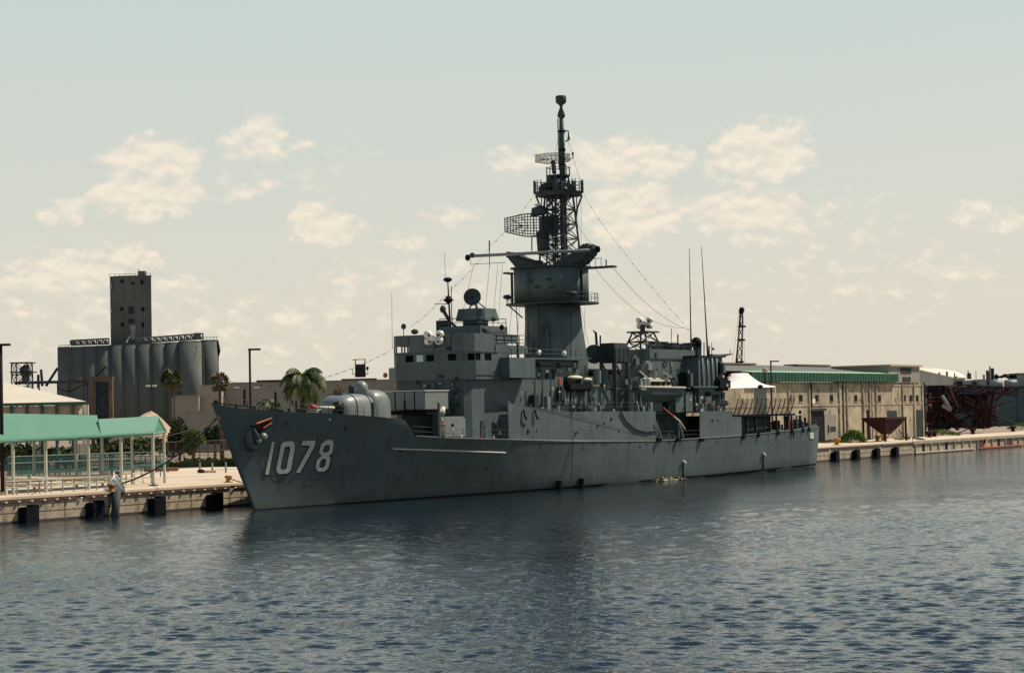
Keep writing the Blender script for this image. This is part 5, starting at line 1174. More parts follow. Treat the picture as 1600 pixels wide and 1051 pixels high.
for y0, y1 in ((479, 490), (498, 505)): MB().box(W(200, 480, 801)[0], W(209, 480, 801)[0], 801.25, 801.5, zat(205, y1, 801), zat(205, y0, 801)).build('wall_panel', 'dark' if y0 == 479 else 'dark', si)
MB().prism([(W(204, 530, 800)[0], 801.4), (W(207, 530, 800)[0], 800.6), (W(210, 530, 800)[0], 801.4)], zat(205, 530, 800), zat(205, 508, 800), 1.4).build('pale_chute', 'silol', si)
MB().tube([W(197, 535, 798), W(204, 524, 800)], .3, 6).build('pale_chute', 'silol', si)
for k, (pa, pb, ya, yb) in enumerate(((112, 170, 540, 538), (212, 317, 537, 530))):
    n = 6 if k == 0 else 11
    g_ = MB(); za = zat(pa, ya, 799)
    ha, hb_ = (5, 8) if k == 0 else (10, 10)
    g_.tube([W(pa, ya - 8, 799), W(pb, yb - 9, 799)], .35, 5); g_.tube([W(pa, ya - 1, 799), W(pb, yb - 1, 799)], .3, 5)
    for i in range(n + 1):
        u = i / n; x = pa + (pb - pa) * u; y = ya + (yb - ya) * u; g_.tube([W(x, y, 799), W(x, y - 9, 799)], .28, 4)
        if i < n:
            x2 = pa + (pb - pa) * (i + 1) / n; g_.tube([W(x, y - 8, 799), W(x2, y - 1, 799)], .15, 4)
    g_.build('gallery_truss', 'silo', si)
    g_ = MB()
    for i in range(n):
        x = pa + (pb - pa) * (i + .5) / n; y = ya + (yb - ya) * (i + .5) / n; c = W(x, y - 4.2, 801); g_.ball(c, (.85, .5, .75), 10, 6)
    g_.build('gallery_vents', 'silol', si, True)['kind'] = 'stuff'
for px, py, w_ in ((114, 535, 2.2), (308, 524, 2.4)): c = W(px, py, 799); MB().cbox((c[0], 799, c[2]), (w_, 2, 2.0), .3).build('drive_house', 'silo', si, bevel=.2)
g_ = MB()
for px in range(92, 112, 5): g_.tube([W(px, 543, 795), W(px, 539, 795)], .1, 4)
for px in range(318, 342, 5): g_.tube([W(px, 531, 795), W(px, 526, 795)], .1, 4)
g_.tube([W(92, 539.5, 795), W(112, 538.5, 795)], .09, 4); g_.tube([W(318, 527, 795), W(341, 526, 795)], .09, 4)
for px in range(171, 238, 8): g_.tube([W(px, 432, 803), W(px, 428, 803)], .08, 4)
g_.tube([W(171, 428.5, 803), W(237, 427, 803)], .08, 4); g_.build('roof_rail', 'silo', si)
MB().tube([W(340, 533, 794), W(342, 548, 794), W(341, 562, 794)], [.4, .7, .25], 6).build('side_hopper', 'black', si); MB().tube([W(341, 560, 794), W(342, 600, 794)], .15, 5).build('down_pipe', 'black', si)
MB().tube([W(166, 548, 795), W(167, 575, 795)], .3, 5).build('down_pipe', 'silol', si)
# --- conveyor and hopper tower
hp = W(37, 590, 640); t = thing('hopper_tower', 'steel framed hopper tower above the cream roof at the far left', 'hopper tower', (hp[0], 640, ZQ))
x0, x1 = W(22, 600, 640)[0], W(50, 600, 640)[0]; zt = zat(35, 567, 640)
MB().truss([(x0, 637, ZQ), (x1, 637, ZQ), (x1, 643, ZQ), (x0, 643, ZQ)], [(x0, 637, zt), (x1 - .6, 637, zt), (x1 - .6, 643, zt), (x0, 643, zt)], 7, .22, .11).build('frame', 'dark', t)
MB().lathe((W(40, 590, 640)[0], 640, zat(37, 597, 640)), [(1.2, 0), (1.2, 1.6), (2.0, 3.2), (1.6, 4.4), (.5, 5.4)], 14).build('hopper', 'silo', t, True)
MB().box(x0 - .5, x1 + .5, 636.5, 643.5, zt - .1, zt + .2).build('top_deck', 'dark', t); MB().box(x0 - .5, x1 + .9, 636.5, 643.5, zat(37, 582, 640), zat(37, 580.5, 640)).build('mid_deck', 'dark', t)
cv = thing('grain_conveyor', 'long thin conveyor gallery running from the hopper tower to the silos', 'conveyor', (W(90, 598, 650)[0], 650, ZQ))
MB().box(W(25, 597, 650)[0], W(142, 597, 650)[0], 648.5, 650.5, zat(85, 599, 650), zat(85, 594.5, 650)).build('gallery', 'mast', cv)
for a_ in (((66, 603), (64, 577)), ((72, 603), (90, 575)), ((60, 606), (60, 585))): MB().tube([W(*a_[0], 649), W(*a_[1], 649)], .45, 5).build('mast_leg', 'dark', cv)
for px in (61, 90, 108, 137): x = W(px, 600, 650)[0]; MB().tube([(x, 650, ZQ), (x, 650, zat(px, 597, 650))], .25, 5).build('trestle_leg', 'dark', cv)
g_ = MB(); pts = [(90, 607), (108, 612), (128, 602), (137, 600), (116, 592), (108, 591)]
for p, q in zip(pts, pts[1:]): g_.tube([W(*p, 648), W(*q, 648)], .18, 4)
g_.build('brace', 'rust', cv)
gt = thing('portal_crane_frame', 'rusty brown portal frame standing in front of the grey silos', 'crane frame', (W(160, 640, 600)[0], 600, ZQ))
for px in (145, 174): x = W(px, 620, 600)[0]; MB().cbox((x, 600, (ZQ + zat(px, 590, 600)) / 2), (1.0, 1.2, zat(px, 590, 600) - ZQ)).build('leg', 'leafdry' if px == 174 else 'trunk', gt)
MB().box(W(144, 590, 600)[0], W(177, 590, 600)[0], 599, 601, zat(160, 594, 600), zat(160, 588, 600)).build('beam', 'trunk', gt); MB().tube([W(146, 592, 600), W(166, 572, 600)], .3, 5).build('jib', 'dark', gt); MB().tube([W(166, 572, 600), W(173, 590, 600)], .12, 4).build('jib_stay', 'dark', gt)
MB().box(W(149, 600, 600)[0], W(169, 600, 600)[0], 600.2, 600.6, ZQ, zat(160, 596, 600)).build('curtain', 'dark', gt)

# --- cream-roofed shed, left
x1 = W(135, 628, 300)[0]; x0 = W(-260, 628, 300)[0]; ze = zat(60, 628.5, 300); Yf, Yb = 300, 345
sh = thing('open_shed', 'long shed with cream hipped roof and teal columns behind the green canopy', 'shed', ((x0 + x1) / 2, 322, ZQ))
zr = zat(-5, 594, 322); x1b = W(133, 628, Yb)[0]; xr = W(-5, 594, 322)[0]
MB().add([(x0, Yf, ze), (x1, Yf, ze), (x1b, Yb, ze), (x0, Yb, ze), (x0, 322, zr), (xr, 322, zr)], [(0, 1, 5, 4), (1, 2, 5), (2, 3, 4, 5), (0, 3, 2, 1), (0, 4, 3)]).build('roof', 'cream_roof', sh)
MB().box(x0, x1, Yf + .05, Yf + .3, ze - .45, ze - .01).build('fascia', 'teal', sh)
MB().box(x0, W(124, 635, 300)[0] - .3, Yf + 1, Yf + 6, zat(60, 648, 300), ze - .5).build('wall_band', 'panel', sh)
for px in [-20, 14, 38, 62, 85, 110, 127, 133]:
    x = W(px, 635, 300)[0]; MB().box(x, x + .35, Yf + .4, Yf + .9, ZQ, ze - .45).build('column', 'teal' if px < 127 else 'postw', sh)
for px in (128, 118, 60, 10): x = W(px, 690, 300)[0]; MB().box(x - .5, x + .5, Yf + .5, Yf + 1.2, ZQ, 6).build('pier', 'postw', sh)

# --- green canopy
E0, E1 = Vector(W(-60, 692, 190)), Vector(W(239, 676, 214)); A0 = Vector(W(-60, 646, 196)); A1 = Vector(W(151, 650, 212)); B0_ = Vector(W(153, 656, 212)); B1 = Vector(W(247, 651, 218.5)); F1 = Vector(W(259.6, 673, 223)); F0 = Vector(W(-60, 687, 203))
def onplane(px, py, a, b, c):
    n = (b - a).cross(c - a); r_ = ray(px, py); o_ = Vector((0, 0, HC)); return o_ + r_ * ((a - o_).dot(n) / r_.dot(n))
Em = E0.lerp(E1, 211 / 299); A0 = onplane(-60, 646, E0, Em, A1); B0_ = onplane(153, 656, Em, E1, B1)
cn = thing('green_canopy', 'walkway canopy with pale seafoam green gabled roof on white posts', 'canopy', (W(120, 750, 200)[0], 203, ZQ))
Em = E0.lerp(E1, (150 + 60) / 298.5); Fm = F0.lerp(F1, .68)
rf = MB(); rf.sheet([tuple(E0), tuple(Em), tuple(A1), tuple(A0)], .12); rf.build('roof', 'greenroof', cn)
rf = MB(); rf.sheet([tuple(Em), tuple(E1), tuple(B1), tuple(B0_)], .12); rf.build('roof', 'greenroof', cn)
sm_ = MB()
for p0, p1, q0, q1, n_ in ((E0, Em, A0, A1, 22), (Em, E1, B0_, B1, 10)):
    up__ = Vector((0, -.05, .05))
    for i in range(n_ + 1): sm_.tube([tuple(p0.lerp(p1, i / n_) + up__), tuple(q0.lerp(q1, i / n_) + up__)], .035, 4)
sm_.build('roof_seams', 'greenroof', cn)
sm_ = MB(); sm_.tube([tuple(E0 - Vector((0, .15, .02))), tuple(E1 - Vector((0, .15, .02)))], .12, 6); sm_.build('gutter', 'greengable', cn)
rf = MB(); rf.sheet([tuple(F0), tuple(Fm), tuple(A1), tuple(A0)], .1); rf.sheet([tuple(Fm), tuple(F1), tuple(B1), tuple(B0_)], .1); rf.build('roof_back', 'greenroof', cn)
g_ = MB(); g_.add([tuple(E1), tuple(F1), tuple(B1), tuple(E1 + Vector((-.3, .1, 0))), tuple(F1 + Vector((-.3, .1, 0))), tuple(B1 + Vector((-.3, .1, 0)))], [(0, 1, 2), (3, 5, 4), (0, 3, 4, 1), (1, 4, 5, 2), (2, 5, 3, 0)]); g_.build('gable', 'greengable', cn)
for p, q in ((E0, E1), (E1, F1), (E1, B1), (F1, B1)):
    g_ = MB(); g_.tube([tuple(p - Vector((0, .1, .1))), tuple(q - Vector((0, .1, .1)))], .14, 5); g_.build('edge_trim', 'greengable' if p is E0 else 'greenroof', cn)
for px, far in ((239, 0), (256.5, 1), (189, 0), (206, 1), (138, 0), (159.5, 1), (71, 0), (119, 1), (53, 1), (20, 0)):
    u = (px + 60) / 299; Y = 190 + 24 * min(u, 1) + (8.5 if far else 0); top = (E0.lerp(E1, min(1, u)) if not far else F0.lerp(F1, min(1, u)))[2]
    x = W(px, 700, Y)[0]; MB().tube([(x, Y, ZQ), (x, Y, top)], .17 if not far else .15, 6).build('post', 'postw', cn)
    if px > 180 and not far: MB().box(x - .4, x + .4, Y - .4, Y + .4, ZQ, ZQ + .12).build('foot_plate', 'rust', cn)
# --- teal gangways and rails
def railing(name, lab, cat, pts, Y0, Y1, h, m, n, grp=None, deck=None, bars=0):   # pts: px0, px1 at ground
    a, b = pts; t = thing(name, lab, cat, (W((a + b) / 2, 740, (Y0 + Y1) / 2)[0], (Y0 + Y1) / 2, ZQ), grp)
    zb = deck if deck else ZQ
    def at(u, z): Y = Y0 + (Y1 - Y0) * u; return (W(a + (b - a) * u, 700, Y)[0], Y, z)
    for i in range(n + 1): MB().tube([at(i / n, ZQ), at(i / n, zb + h)], .07, 5).build('post', m, t)
    for hh in (1, .55): MB().tube([at(0, zb + h * hh), at(1, zb + h * hh)], .06, 5).build('rail', m, t)
    if bars:
        g2 = MB()
        for i in range(bars): u = (i + .5) / bars; g2.tube([at(u, zb + .1), at(u, zb + h)], .022, 3, False)
        o = g2.build('mesh_panel', m, t)
    if deck: p, q = at(0, deck), at(1, deck); MB().hexa([(p[0], p[1], deck - .35), (q[0], q[1], deck - .35), (q[0], q[1] + 1.8, deck - .35), (p[0], p[1] + 1.8, deck - .35), (p[0], p[1], deck), (q[0], q[1], deck), (q[0], q[1] + 1.8, deck), (p[0], p[1] + 1.8, deck)]).build('walkway', m, t)
    return t
railing('gangway', 'teal raised gangway with mesh sides under the green canopy', 'gangway', (12, 205), 226, 240, 1.6, 'teal', 12, deck=3.9, bars=230)
railing('gangway', 'short teal gangway section near the right end of the canopy', 'gangway', (160, 250), 236, 250, 1.4, 'teal', 6, deck=4.0, bars=30)
railing('metal_fence', 'teal chain fence standing behind the gangways', 'fence', (-20, 262), 262, 268, 2.2, 'teal', 16, bars=260)
railing('pipe_railing', 'grey pipe railing along the quay edge at the left', 'railing', (8, 168), 194, 205, 1.3, 'palegrey', 9)
railing('yard_fence', 'tall dark mesh fence behind the hedge beside the bow', 'fence', (262, 375), 318, 330, 3.4, 'trunk', 9, bars=70)
g0 = railing('pipe_railing', 'grey pipe railing inside the canopy beside its right end posts', 'railing', (170, 236), 215, 222, 1.2, 'postw', 5)
t = thing('pipe_rack', 'two long cream pipes lying low on supports beside the left quay edge', 'pipes', (W(60, 750, 198)[0], 198, ZQ))
for y0, y1, r_ in ((748.5, 743, .28), (756.5, 750, .17)):
    MB().tube([W(8, y0, 197), W(165, y1 + .5, 211)], r_, 7).build('pipe', 'cream', t, True)
for i, px in enumerate((15, 30, 52, 64, 76, 100, 118)): c = G(px, 764 - px * .055, ZQ); MB().cbox((c[0], c[1] + 1.5, ZQ + .35), (.9, .5, .7)).build('support', 'dark', t)
t = thing('pole_base', 'square cream concrete pedestal at the left edge of the quay', 'pedestal', G(7, 772, ZQ)); c = G(7, 772, ZQ); MB().cbox((c[0], c[1], ZQ + .65), (.5, .5, 1.3)).build('pedestal', 'cream', t)
t = thing('warning_pole', 'slanting red and white pole leaning over the quay edge', 'pole', G(56, 769, ZQ)); p, q = Vector(G(56, 769, ZQ)), Vector(W(73, 741, 195)); MB().tube([tuple(p), tuple(p.lerp(q, .5))], .07, 5).build('red_end', 'red', t); MB().tube([tuple(p.lerp(q, .5)), tuple(q)], .07, 5).build('pale_end', 'white', t)
# lamp posts
def lamp(px, pyb, pyt, pxa, Y, lab, r_=.16):
    x = W(px, pyb, Y)[0]; zt = zat(px, pyt, Y); t = thing('lamp_post', lab, 'lamp post', (x, Y, ZQ), 'dark lamp posts with a flat arm')
    MB().tube([(x, Y, ZQ), (x, Y, zt)], [r_, r_ * .8], 8).build('pole', 'pole', t, True)
    x2 = W(pxa, pyt, Y)[0]; xa, xb = sorted((x - r_, x2)); MB().box(xa, xb, Y - .22, Y + .22, zt - .02, zt + .2).build('lamp_head', 'pole', t); MB().lathe((x, Y, ZQ), [(.4, 0), (.4, .3)], 10).build('base', 'conc', t)
lamp(392.5, 700, 547, 407, 240, 'dark lamp post behind the bow of the warship'); lamp(3, 700, 540, 16, 196, 'dark lamp post cut by the left edge of the picture', .2)
lamp(1207.5, 690, 565, 1217, 362, 'dark lamp post in front of the green fascia'); 
t = thing('floodlight_pole', 'thin pole with twin white floodlights in front of the silos', 'floodlight', (W(236, 640, 480)[0], 480, ZQ)); x = W(236, 604, 480)[0]; zt = zat(236, 604, 480)
MB().tube([(x, 480, ZQ), (x, 480, zt)], .14, 6).build('pole', 'dark', t)
for dx_ in (-.75, .75): MB().cbox((x + dx_, 480, zt + .2), (1.0, .6, .45)).build('floodlight', 'white', t, bevel=.08)
for px in (368.5, 401):
    pass
# mooring line with white cone
bo = P(340, 652, 0); bw = sw(*bo); m0 = Vector(G(174, 770, ZQ)) + Vector((0, 0, .7)); cone = Vector(W(184, 756.5, 201.5))
t = thing('mooring_line', 'dark mooring rope running from the bow down to the left bollard', 'rope', tuple(cone)); MB().tube(sag(bw, tuple(cone), 1.0, 16), .09, 5).build('rope', 'rope', t); MB().tube([tuple(cone), tuple(m0)], .09, 5).build('rope_end', 'rope', t)
t = thing('rat_guard', 'white cone shaped rat guard on the mooring rope', 'rat guard', tuple(cone)); g_ = MB(); dv_ = (Vector(bw) - cone).normalized()
disc(g_, cone, dv_, [(.3, -1.5), (.6, -.7), (1.0, .3), (.95, .3), (.1, -.9)], 18); g_.build('cone', 'tent', t, True)
g_ = MB(); disc(g_, cone + dv_ * .28, dv_, [(.93, 0), (.5, .12), (.1, .14)], 18); g_.build('cone_mouth', 'silo', t)
t = thing('mooring_line', 'thin rope from the bow toward the yard above the trees', 'rope', bw); MB().tube(sag(bw, W(150, 652, 330), 2.5, 14), .05, 4).build('rope', 'rope', t)
t = thing('mooring_line', 'short rope from the right bollard to the hull beside the bow', 'rope', G(357, 753, ZQ)); c = Vector(G(357, 753.5, ZQ)) + Vector((0, 0, .5)); MB().tube(sag(tuple(c), tuple(sw(8, -.8, 3.0)), .8, 10), .06, 4).build('rope', 'rope', t)
# leaning timber pile at the quay face
c = P(179, 770, T_Q + .5); t = thing('timber_pile', 'leaning dark round timber pile against the quay below the white cone', 'pile', sw(c[0], c[1], 0)); MB(SHIP).tube([(c[0] - .55, T_Q + .9, -.8), (c[0] + .35, T_Q + .5, 2.45)], [.42, .4], 10).build('pile', 'leafd', t, True); t.children[0].data.materials[0] = MT['mast']
# hedge, small posts, barrier, sand heap, walls
def hedge(px0, px1, py0, py1, lab, m='leafd', Y=None, n=1500):
    a = G(px0, py1, ZQ); b = G(px1, py1, ZQ); h = (py1 - py0) * a[1] / FPX; rnd = random.Random(int(px0)); t = thing('hedge', lab, 'hedge', ((a[0] + b[0]) / 2, a[1], ZQ))
    mb = MB(); core = MB(); core.cbox(((a[0] + b[0]) / 2, (a[1] + b[1]) / 2 + .8, ZQ + h * .4), (b[0] - a[0], 1.2, h * .75)); core.build('core', m, t)
    for i in range(n):
        u = rnd.random(); x = a[0] + (b[0] - a[0]) * u; y = a[1] + (b[1] - a[1]) * u + rnd.uniform(0, 1.6); z = ZQ + rnd.uniform(.05, h) * (1 + .08 * math.sin(x * 3))
        d = Vector((rnd.gauss(0, 1), rnd.gauss(0, 1), rnd.gauss(0, 1))).normalized() * .2; e = d.cross(Vector((rnd.random(), rnd.random(), rnd.random()))).normalized() * .14; p = Vector((x, y, z)); k0 = len(mb.v); mb.v += [p - d, p + e, p + d, p - e]; mb.f.append((k0, k0 + 1, k0 + 2, k0 + 3))
    mb.build('foliage', m, t)
hedge(287, 400, 716, 729, 'low clipped dark hedge beside the bow of the warship'); hedge(205, 290, 722, 730, 'low hedge strip behind the canopy end', n=700)
for px, lab in ((312.5, 'left'), (332, 'middle'), (353, 'right')):
    c = G(px, 738, ZQ); tag(MB().tube([tuple(c), tuple(c + Vector((0, 0, 1.3)))], [.14, .1], 6).build('marker_post', 'silol', base=tuple(c)), 'thin white marker post in front of the hedge, ' + lab + ' of the three', 'post', 'white marker posts before the hedge')
c = G(314, 738.5, ZQ); tag(MB().cbox((c[0] + .9, c[1], ZQ + .16), (2.2, .8, .28)).build('cargo_pallet', 'cream', base=tuple(c)), 'low pale pallet at the foot of the left marker post', 'pallet'); tag(MB().ball((c[0] + .1, c[1] - .7, ZQ + .25), (.5, .4, .25), 8, 6).build('rope_coil', 'rust', base=(c[0], c[1] - .7, ZQ)), 'small red heap beside the left marker post', 'rope')
c = G(252, 736, ZQ); tag(MB().cbox((c[0], c[1], ZQ + .22), (4.6, .5, .4)).build('road_barrier', 'orange', base=tuple(c), bevel=.08), 'low orange barrier lying behind the canopy end posts', 'barrier')
rnd = random.Random(4); hp_ = MB(); vs = []; fs2 = []; n = 16; cx = W(227, 650, 430)[0]
for i in range(n + 1):
    for j in range(n + 1):
        x = -1 + 2 * i / n; y = -1 + 2 * j / n; r_ = math.hypot(x, y); h = max(0, 1 - r_ ** 3) * 7.4 * (1 + .10 * math.sin(6 * x + 1) - .2 * x * x + .06 * math.sin(9 * y)) + rnd.uniform(0, .35) * (r_ < .95); vs.append((cx + x * 8.4, 430 + y * 9, ZQ + h))
hp_.add(vs, [(i * (n + 1) + j, (i + 1) * (n + 1) + j, (i + 1) * (n + 1) + j + 1, i * (n + 1) + j + 1) for i in range(n) for j in range(n)])
tag(hp_.build('sand_heap', 'sand', base=(cx, 430, ZQ)), 'pale tan heap of sand in front of the silos', 'sand heap')
def building(name, lab, cat, px0, px1, pyt, Y, dep, m, win=None, par=True):
    a, b = W(px0, pyt, Y)[0], W(px1, pyt, Y)[0]; zt = zat((px0 + px1) / 2, pyt, Y); t = thing(name, lab, cat, ((a + b) / 2, Y + dep / 2, ZQ))
    MB().box(a, b, Y, Y + dep, ZQ, zt).build('wall', m, t)
    if par: MB().box(a - .15, b + .15, Y - .15, Y + dep + .15, zt, zt + .22).build('parapet', m, t)
    return t, a, b, zt
bt_, a, b, zt = building('warehouse', 'long grey blank walled warehouse behind the bow and palms', 'warehouse', 345, 660, 596, 452, 45, 'grwall')
MB().box(W(400, 595, 451)[0], W(460, 595, 451)[0], 451.6, 452.4, zt + .2, zt + .6).build('dark_gutter', 'rust', bt_); MB().box(W(533, 590, 451)[0], W(588, 590, 451)[0], 451.6, 452.4, zt + .2, zt + .5).build('red_roof_edge', 'rust', bt_)
for px in (369, 401): 
    x = W(px, 603, 451)[0]; MB().cbox((x - (.0), 451.7, zat(px, 605, 451.7)), (1.3, .3, .3)).build('wall_lamp', 'white', bt_)
for px, y0, y1 in ((382, 634, 606), (430, 634, 608)): pass
bt2, a, b, zt = building('block_building', 'pinkish grey square building end left of the long warehouse', 'building', 309, 345, 603, 447, 30, 'grwall2')
bt2, a, b, zt = building('low_block_building', 'low square grey block building in front of the silos', 'building', 273, 310, 619, 444, 20, 'grwall')
bt2, a, b, zt = building('yard_wall', 'low weathered grey wall behind the trees beside the bow', 'wall', 285, 345, 643, 425, 1, 'grwall')
# roof machine
c = Vector(W(563, 588, 460)); t = thing('roof_machine', 'dark boxy winch cabin with frame and lamps on the warehouse roof', 'machine', (c.x, 460, zt)); sx = 460 / FPX
z0 = zat(563, 589, 460); MB().box(W(556, 580, 460)[0], W(570.5, 580, 460)[0], 458.5, 461, z0, zat(563, 569, 460)).build('cabin', 'rustd', t)
for px in (556, 571): x = W(px, 580, 460)[0]; MB().tube([(x, 459, z0), (x, 459, zat(px, 561, 460))], .12, 5).build('frame_post', 'rustd', t)
MB().tube([W(550, 562, 459), W(571, 561, 459)], .09, 4).build('frame_bar', 'teal', t); MB().ball(W(574, 575, 459), (.35, .3, .4), 8, 6).build('lamp', 'rustd', t); MB().tube([W(551, 576, 459), W(551, 584, 459), W(556, 585, 459)], .1, 4).build('bracket', 'rustd', t); MB().tube([W(574, 577, 459), W(575, 583, 459), W(571, 585, 459)], .1, 4).build('bracket', 'rustd', t)
# palms and trees
fanpalm(267.5, 592, 20, 660, 400, 'tall fan palm with round dark crown before the silos', 'leafp', 3)
fanpalm(343, 596, 18, 640, 330, 'fan palm with drooping dry fronds rising behind the bow tip', 'leafdry', 9)
fr = [(3.14, 1.25, .55), (2.4, 1.0, .8), (0.1, 1.15, .95), (.5, .9, .9), (3.5, .7, .9), (2.9, .35, 1), (0, .35, 1), (5.6, .4, 1), (4.2, .5, 1), (4.7, .1, 1), (5.2, -.1, .9), (3.9, 0, .9), (1.2, .6, 1), (2.0, .3, 1), (3.3, .1, .95), (0.3, .0, .95), (6.0, .7, .95), (4.5, .9, .8), (3.7, 1.1, .7), (5.9, -.3, .8), (3.0, -.3, .8)] + [(random.Random(77 + i).uniform(0, 6.28), random.Random(7 + i).uniform(-.6, .9), .85) for i in range(10)]
fr = [(i * 2.399 + .3, [1.35, 1.0, .75, .5, .2, -.1][i % 6] + .1 * math.sin(i * 7), .75 + .3 * abs(math.sin(i * 3.1))) for i in range(30)]
featherpalm(473, 594, 50, 300, 'large drooping green feather palm behind the foredeck', 0, 5, .8, .6, 'leafp', fr)
featherpalm(423, 631, 24, 280, 'small bright feather palm top just above the foredeck', 16, 8, .7, .2, 'leafp')
tree(512, 543, 603, 650, 330, 'reddish brown leafed tree behind the gun mount', 'leafdry', 900, .3, clump=9, seed=4)
tree(258, 302, 655, 716, 345, 'dark bushy tree between canopy end and bow', 'leafd', 2400, .36, clump=16, seed=12)
tree(285, 318, 668, 712, 320, 'lighter green young tree in front of the dark bushy tree', 'leaf', 1500, .27, clump=12, seed=13)
tree(318, 352, 652, 697, 335, 'dark round tree hugging the bow stem', 'leafd', 1600, .32, clump=12, seed=14)
tree(140, 262, 683, 712, 352, 'wide low dark tree mass behind the canopy posts', 'leafd', 2600, .4, clump=26, seed=15)
tree(-30, 60, 690, 730, 300, 'low dark shrubs behind the teal rails at far left', 'leafd', 1500, .35, clump=18, seed=16, cat='shrub')
tree(60, 145, 696, 735, 305, 'low green shrubs behind the middle of the teal rails', 'leaf', 1500, .35, clump=18, seed=17, cat='shrub')
for i, (px, py, m) in enumerate(((332, 706, 'teal'), (47, 712, 'dark'), (165, 735, 'silol'), (185, 742, 'dark'))):
    c = G(px, 728 if i in (0, 1) else py + 8, ZQ); k = c[1] / FPX
    lb = ['small blue-green barrel beside the mesh fence', 'dark parked cart behind the teal rails', 'pale crate near the middle canopy posts', 'black drum near the right canopy posts'][i]
    if i in (0, 3): tag(MB().lathe((c[0], c[1], ZQ), [(.35, 0), (.38, .3), (.35, .6), (.38, .9), (.3, 1.0)], 12).build('barrel', m, base=tuple(c)), lb, 'barrel')
    else: tag(MB().cbox((c[0], c[1], ZQ + .6), (2.0 if i == 1 else 1.2, 1, 1.1)).build('cart' if i == 1 else 'crate', m, base=tuple(c), bevel=.15), lb, 'cart' if i == 1 else 'crate')

# ================================================================== shore, right side
TW = -26.0
def Q(px, py): return P(px, py, TW)
sL = Q(1120, 620)[0]; sR = Q(1441, 630)[0]; zT = Q(1300, 597)[2]
wh = thing('concrete_warehouse', 'long weathered tan concrete warehouse with small square windows and green fascia', 'warehouse', sw((sL + sR) / 2, TW - 15, ZQ), yaw=math.pi / 2 - TH)
MB(SHIP).box(sL - 40, sR, TW - 32, TW, ZQ, zT).build('wall', 'whconc', wh)
for px, w_ in ((1264, .45), (1312, 1.1), (1323, .5), (1348, .4), (1359, .9), (1369, .5), (1410, .5), (1428, .5), (1441, .6), (1232, .4)):
    s = Q(px, 640)[0]; MB(SHIP).box(s - w_ / 2, s + w_ / 2, TW, TW + .28, ZQ, zT - .1).build('pilaster', 'whconc', wh)
for px in (1264.5, 1314, 1358, 1442):
    s = Q(px, 640)[0]; MB(SHIP).box(s + .5, s + .9, TW + .01, TW + .3, ZQ + (6.5 if px < 1300 else 0), zT).build('down_pipe', 'pole' if px in (1264.5, 1442) else 'concd', wh)
for px in (1234, 1251, 1276, 1299, 1314, 1337, 1360, 1374, 1413, 1423, 1433):
    s, _, z = Q(px, 622); w_ = MB(SHIP).box(s - .75, s + .75, TW - .1, TW + .06, z - .62, z + .62).build('window', 'black', wh); MB(SHIP).box(s - .95, s + .95, TW + .02, TW + .22, z - .8, z - .64).build('sill', 'whconc', wh)
def hole(px0, px1, py0, py1, m='black', name='doorway', out=.05):
    p, q = Q(px0, py1), Q(px1, py0); o = MB(SHIP).box(p[0], q[0], TW - .1, TW + out, max(p[2], ZQ), q[2]).build(name, m, wh); return o
hole(1267, 1287, 642, 692); hole(1288, 1305, 647, 690, 'grwall', 'sliding_door', .2); hole(1355, 1363, 640, 690); hole(1386, 1401, 641, 655, 'dark'); hole(1430, 1441, 640, 690, 'dark', 'doorway', .1)
hole(1265, 1288, 638, 642, 'dark', 'door_track', .5); hole(1296, 1304, 666, 674, 'dark', 'vent_grille', .25); hole(1292, 1293.5, 664, 676, 'pole', 'drain', .3)
hole(1265, 1273, 623, 632, 'white', 'notice_board', .12)
for y0, y1 in ((600, 603), (631, 633)): hole(1130, 1441, y0, y1, 'whconc', 'wall_band', .12)
# green fascia strip and roofs
def slab(px0, px1, py0, py1, m, name, t0, t1, par):
    p, q = P(px0, py1, t1), P(px1, py1, t1); z0 = p[2]; z1 = P((px0 + px1) / 2, py0, t1)[2]; z0 = P((px0 + px1) / 2, py1, t1)[2]
    return MB(SHIP).box(p[0], q[0], t0, t1, z0, z1).build(name, m, par)
fz0, fz1 = P(1390, 597, TW)[2], P(1390, 584, TW)[2]; fs0, fs1 = P(1168, 595, TW)[0], P(1397, 590, TW)[0]
MB(SHIP).box(fs0, fs1, TW - 2, TW + .9, fz0 + .05, fz1).build('green_fascia', 'green', wh)
MB(SHIP).add([(fs0, TW + .9, fz1), (fs1, TW + .9, fz1), (fs1, TW - 1.2, fz1 + .3), (fs0, TW - 1.2, fz1 + .3), (fs0, TW - 1.2, fz1), (fs1, TW - 1.2, fz1)], [(0, 1, 2, 3), (0, 3, 4), (1, 5, 2), (3, 2, 5, 4), (0, 4, 5, 1)]).build('fascia_top', 'greenlt', wh)
a = MB(SHIP)
s = fs0
while s < fs1: a.box(s, s + .18, TW + .9, TW + .98, fz0 + .1, fz1 - .03); s += 1.4
a.build('fascia_ribs', 'green', wh)
rz = P(1300, 571, TW - 14)[2]
MB(SHIP).add([(sL - 40, TW - 3, fz1 + .3), (sR - 8, TW - 3, fz1 + .3), (sR - 8, TW - 18, rz), (sL - 40, TW - 18, rz), (sL - 40, TW - 32, fz1 - 1), (sR - 8, TW - 32, fz1 - 1)], [(0, 1, 2, 3), (3, 2, 5, 4), (1, 5, 2), (0, 3, 4), (0, 4, 5, 1)]).build('sheet_roof', 'grroof', wh)
for p0, p1 in ((1130, 1182), (1246, 1298), (1350, 1395)): s0, s1 = P(p0, 572, TW - 16)[0], P(p1, 572, TW - 16)[0]; MB(SHIP).box(s0, s1, TW - 19, TW - 16, rz - .1, rz + .25).build('ridge_cap', 'trunk', wh)
